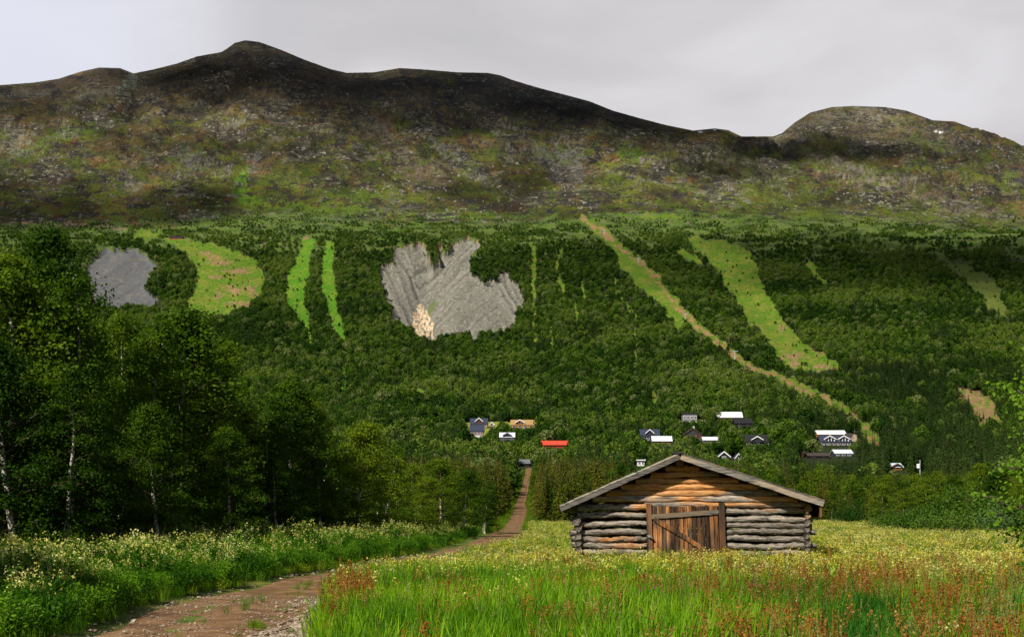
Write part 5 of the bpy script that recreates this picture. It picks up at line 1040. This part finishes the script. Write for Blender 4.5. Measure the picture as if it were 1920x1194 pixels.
sow_out('sorrel', 'red_sorrel', s_p, 'rust red sorrel seed stalks in the meadow', 'sorrel')
sow_out('seed', 'seeding_grass', sd_p, 'thin straw coloured grass stalks with seed heads', 'grass')
sow_out('magenta', 'magenta_flowers', protos('magenta', [flower_plant(990, 'magenta', .6, 5, 12, .04)]), 'few magenta flowers low in the right of the meadow', 'wildflowers')
# herb verge left of the road
A = []; Bn = []; Cn = []
for y0, y1, per, sc0 in ((9, 24, 16, 1.0), (24, 45, 13, 1.0), (45, 90, 6, 1.15), (90, 180, 2.5, 1.5)):
    X, Y = sow(y0, y1, per, 1100 + int(y0), -.52, .05); rx = road_x(Y); d = rx - X; edge = 2.0 + .35 * pn(Y / 2.2, 0, 9)
    k = (d > edge) & (d < np.interp(Y, [10, 40, 60, 120], [15, 13, 12, 9])); X, Y, d = X[k], Y[k], d[k]; wv = fbm(X / 2.5, Y / 2.5, 3, 44); s_ = sc0 * (.62 + .45 * RNG.random(len(X))) * (1 + .35 * wv) * np.where(d < 3.0, .8, 1)
    s_ = s_ * np.interp(Y, [60, 110], [1, .62])
    fl = (RNG.random(len(X)) < .42 + 1.1 * wv) & (d > 2.4); Z = Hb(X, Y)
    P_ = np.stack([X, Y, Z, s_], -1); A.append(P_[fl]); Bn.append(P_[~fl])
    X, Y = sow(y0, y1, per * .8, 1200 + int(y0), -.5, .05); rx = road_x(Y); d = rx - X; k = (d > 1.65) & (d < 2.6) & (RNG.random(len(X)) < .7); Cn.append(np.stack([X[k], Y[k], Hb(X[k], Y[k]), .35 + .3 * RNG.random(k.sum())], -1))
for nm, PP, pr, lb in (('flowering_verge', A, h_f, 'lush herbs with cream flower heads on the left verge of the road'), ('leafy_verge', Bn, h_n, 'lush dark green herbs along the left verge of the road'), ('verge_grass', Cn, g_ol, 'short grass fringe along the left edge of the road')):
    PP = np.concatenate(PP); scatter(nm, PP[:, :3], PP[:, 3], rots(len(PP), .12), pr, lb, 'verge plants')
# low tufts on the road and its stony shoulder
rg = np.random.default_rng(77); Y = rg.uniform(13, 60, 120); X = road_x(Y) + rg.normal(size=120) * .25; X[:40] = road_x(Y[:40]) + rg.uniform(1.2, 2.5, 40)
X[40:52] = X_at(478, 21.8) + rg.normal(size=12) * .10; Y[40:52] = 21.8 + rg.normal(size=12) * .12
scatter('road_tufts', np.stack([X, Y, Hb(X, Y) - .06], -1), .18 + .22 * rg.random(120), rots(120, .1), g_ol, 'small grass tufts growing on the dirt road', 'grass')
import bmesh
def rock_mesh(seed):
    rg = np.random.default_rng(seed); bm = bmesh.new(); bmesh.ops.create_icosphere(bm, subdivisions=2, radius=1)
    for v in bm.verts: v.co = Vector((v.co.x * 1.2, v.co.y * .9, v.co.z * .42)) * (1 + .18 * rg.normal())
    me = bpy.data.meshes.new('stone'); bm.to_mesh(me); bm.free(); me.materials.append(M['stone']); return me
rp = protos('stone', [rock_mesh(k) for k in range(4)])
n = 7000; Y = rg.uniform(17, 31, n); d = np.concatenate([rg.normal(size=n // 2) * .32 + 1.7 - .45 * ss(25, 19, Y[:n // 2]), rg.uniform(-1.7, 1.7, n - n // 2)]); X = road_x(Y) + d; s_ = .006 + .020 * rg.random(n) ** 3; s_[:n // 2] *= 2.3; s_[: 70] = .04 + .04 * rg.random(70)
scatter('road_stones', np.stack([X, Y, Hb(X, Y) - np.where(np.abs(d) < 1.75, .07, .03) + .2 * s_], -1), s_, rots(n, .25), rp, 'loose pale stones on the dirt road and its shoulder', 'stones')
n = 420; Y = rg.uniform(16, 60, n); d = -1.7 + rg.normal(size=n) * .30; X = road_x(Y) + d; s_ = .01 + .05 * rg.random(n) ** 4
scatter('edge_stones', np.stack([X, Y, Hb(X, Y) - .05 + .2 * s_], -1), s_, rots(n, .25), rp, 'stones lined along the left edge of the dirt road', 'stones')
# rough growth along the edges of the far road
n = 1500; Y = rg.uniform(120, 480, n); sd = np.where(rg.random(n) < .5, -1, 1); X = road_x(Y) + sd * (1.25 + np.abs(rg.normal(size=n)) * .8)
scatter('roadside_growth', np.stack([X, Y, Hb(X, Y)], -1), .7 + .9 * rg.random(n), rots(n, .1), g_ol, 'rough grass and herbs edging the far part of the dirt road', 'verge plants')
# lawns, gravel and snow by the cabins: thin sheets following the ground
def patch(name, poly, m, label, cat, lift=.25, y0=180, y1=3100):
    poly = np.array(poly, float); x0, y0_, x1, y1_ = poly[:, 0].min(), poly[:, 1].min(), poly[:, 0].max(), poly[:, 1].max(); mb = MB(); st = 2.0
    gx = np.arange(x0, x1 + st, st); Ya = at_py((x0 + x1) / 2, y1_ + 2, y0, y1)[1]; Yb = at_py((x0 + x1) / 2, y0_ - 2, y0, y1)[1]; gy = np.linspace(Ya, Yb, 26)
    PX, YY = np.meshgrid(gx, gy, indexing='ij'); XX = (PX - CX) / F * YY; ZZ = Hb(XX, YY); PYY = HZ - (ZZ - CAMH) / YY * F; V = np.stack([XX, YY, ZZ + lift], -1); nr = len(gy)
    i = np.arange(len(gx) - 1)[:, None] * nr; j = np.arange(nr - 1)[None]; q = np.stack([i + j, i + nr + j, i + nr + j + 1, i + j + 1], -1).reshape(-1, 4)
    cx = (PX[:-1, :-1] + PX[1:, 1:]).ravel() / 2; cy = (PYY[:-1, :-1] + PYY[1:, 1:]).ravel() / 2; k = inpoly(cx + 2 * pn(cx / 4, cy / 3, 3), cy + 1.5 * pn(cx / 4, cy / 3, 4), poly)
    if k.sum() < 2: return
    o = mk_obj(name, mk_mesh(name, V.reshape(-1, 3), q[k], [M[m]], None, True)); tag(o, label, cat, kind='structure')
M['lawn'] = noise_mat('mown_lawn', [(.35, (.12, .20, .02)), (.5, (.2, .26, .03)), (.65, (.34, .22, .08))], .12, detail=5, bump=0)
M['gravel'] = noise_mat('gravel_yard', [(.3, (.26, .2, .13)), (.7, (.44, .36, .26))], .3, detail=6, bump=0)
patch('lawn', [(862, 800), (880, 790), (955, 792), (1010, 790), (1010, 806), (960, 812), (930, 806), (900, 825), (866, 812)], 'lawn', 'mown lawn round the red chalets and the timber house', 'lawn')
patch('gravel_yard', [(1256, 795), (1280, 788), (1325, 788), (1350, 806), (1300, 808)], 'gravel', 'bare gravel terrace below the grey lodge', 'gravel')
patch('gravel_yard', [(1590, 812), (1612, 818), (1606, 828), (1592, 830)], 'gravel', 'bare gravel yard right of the twin gabled chalet', 'gravel')
patch('gravel_yard', [(1060, 822), (1115, 820), (1110, 830), (1065, 832)], 'gravel', 'bare gravel yard right of the red roofed barn', 'gravel')
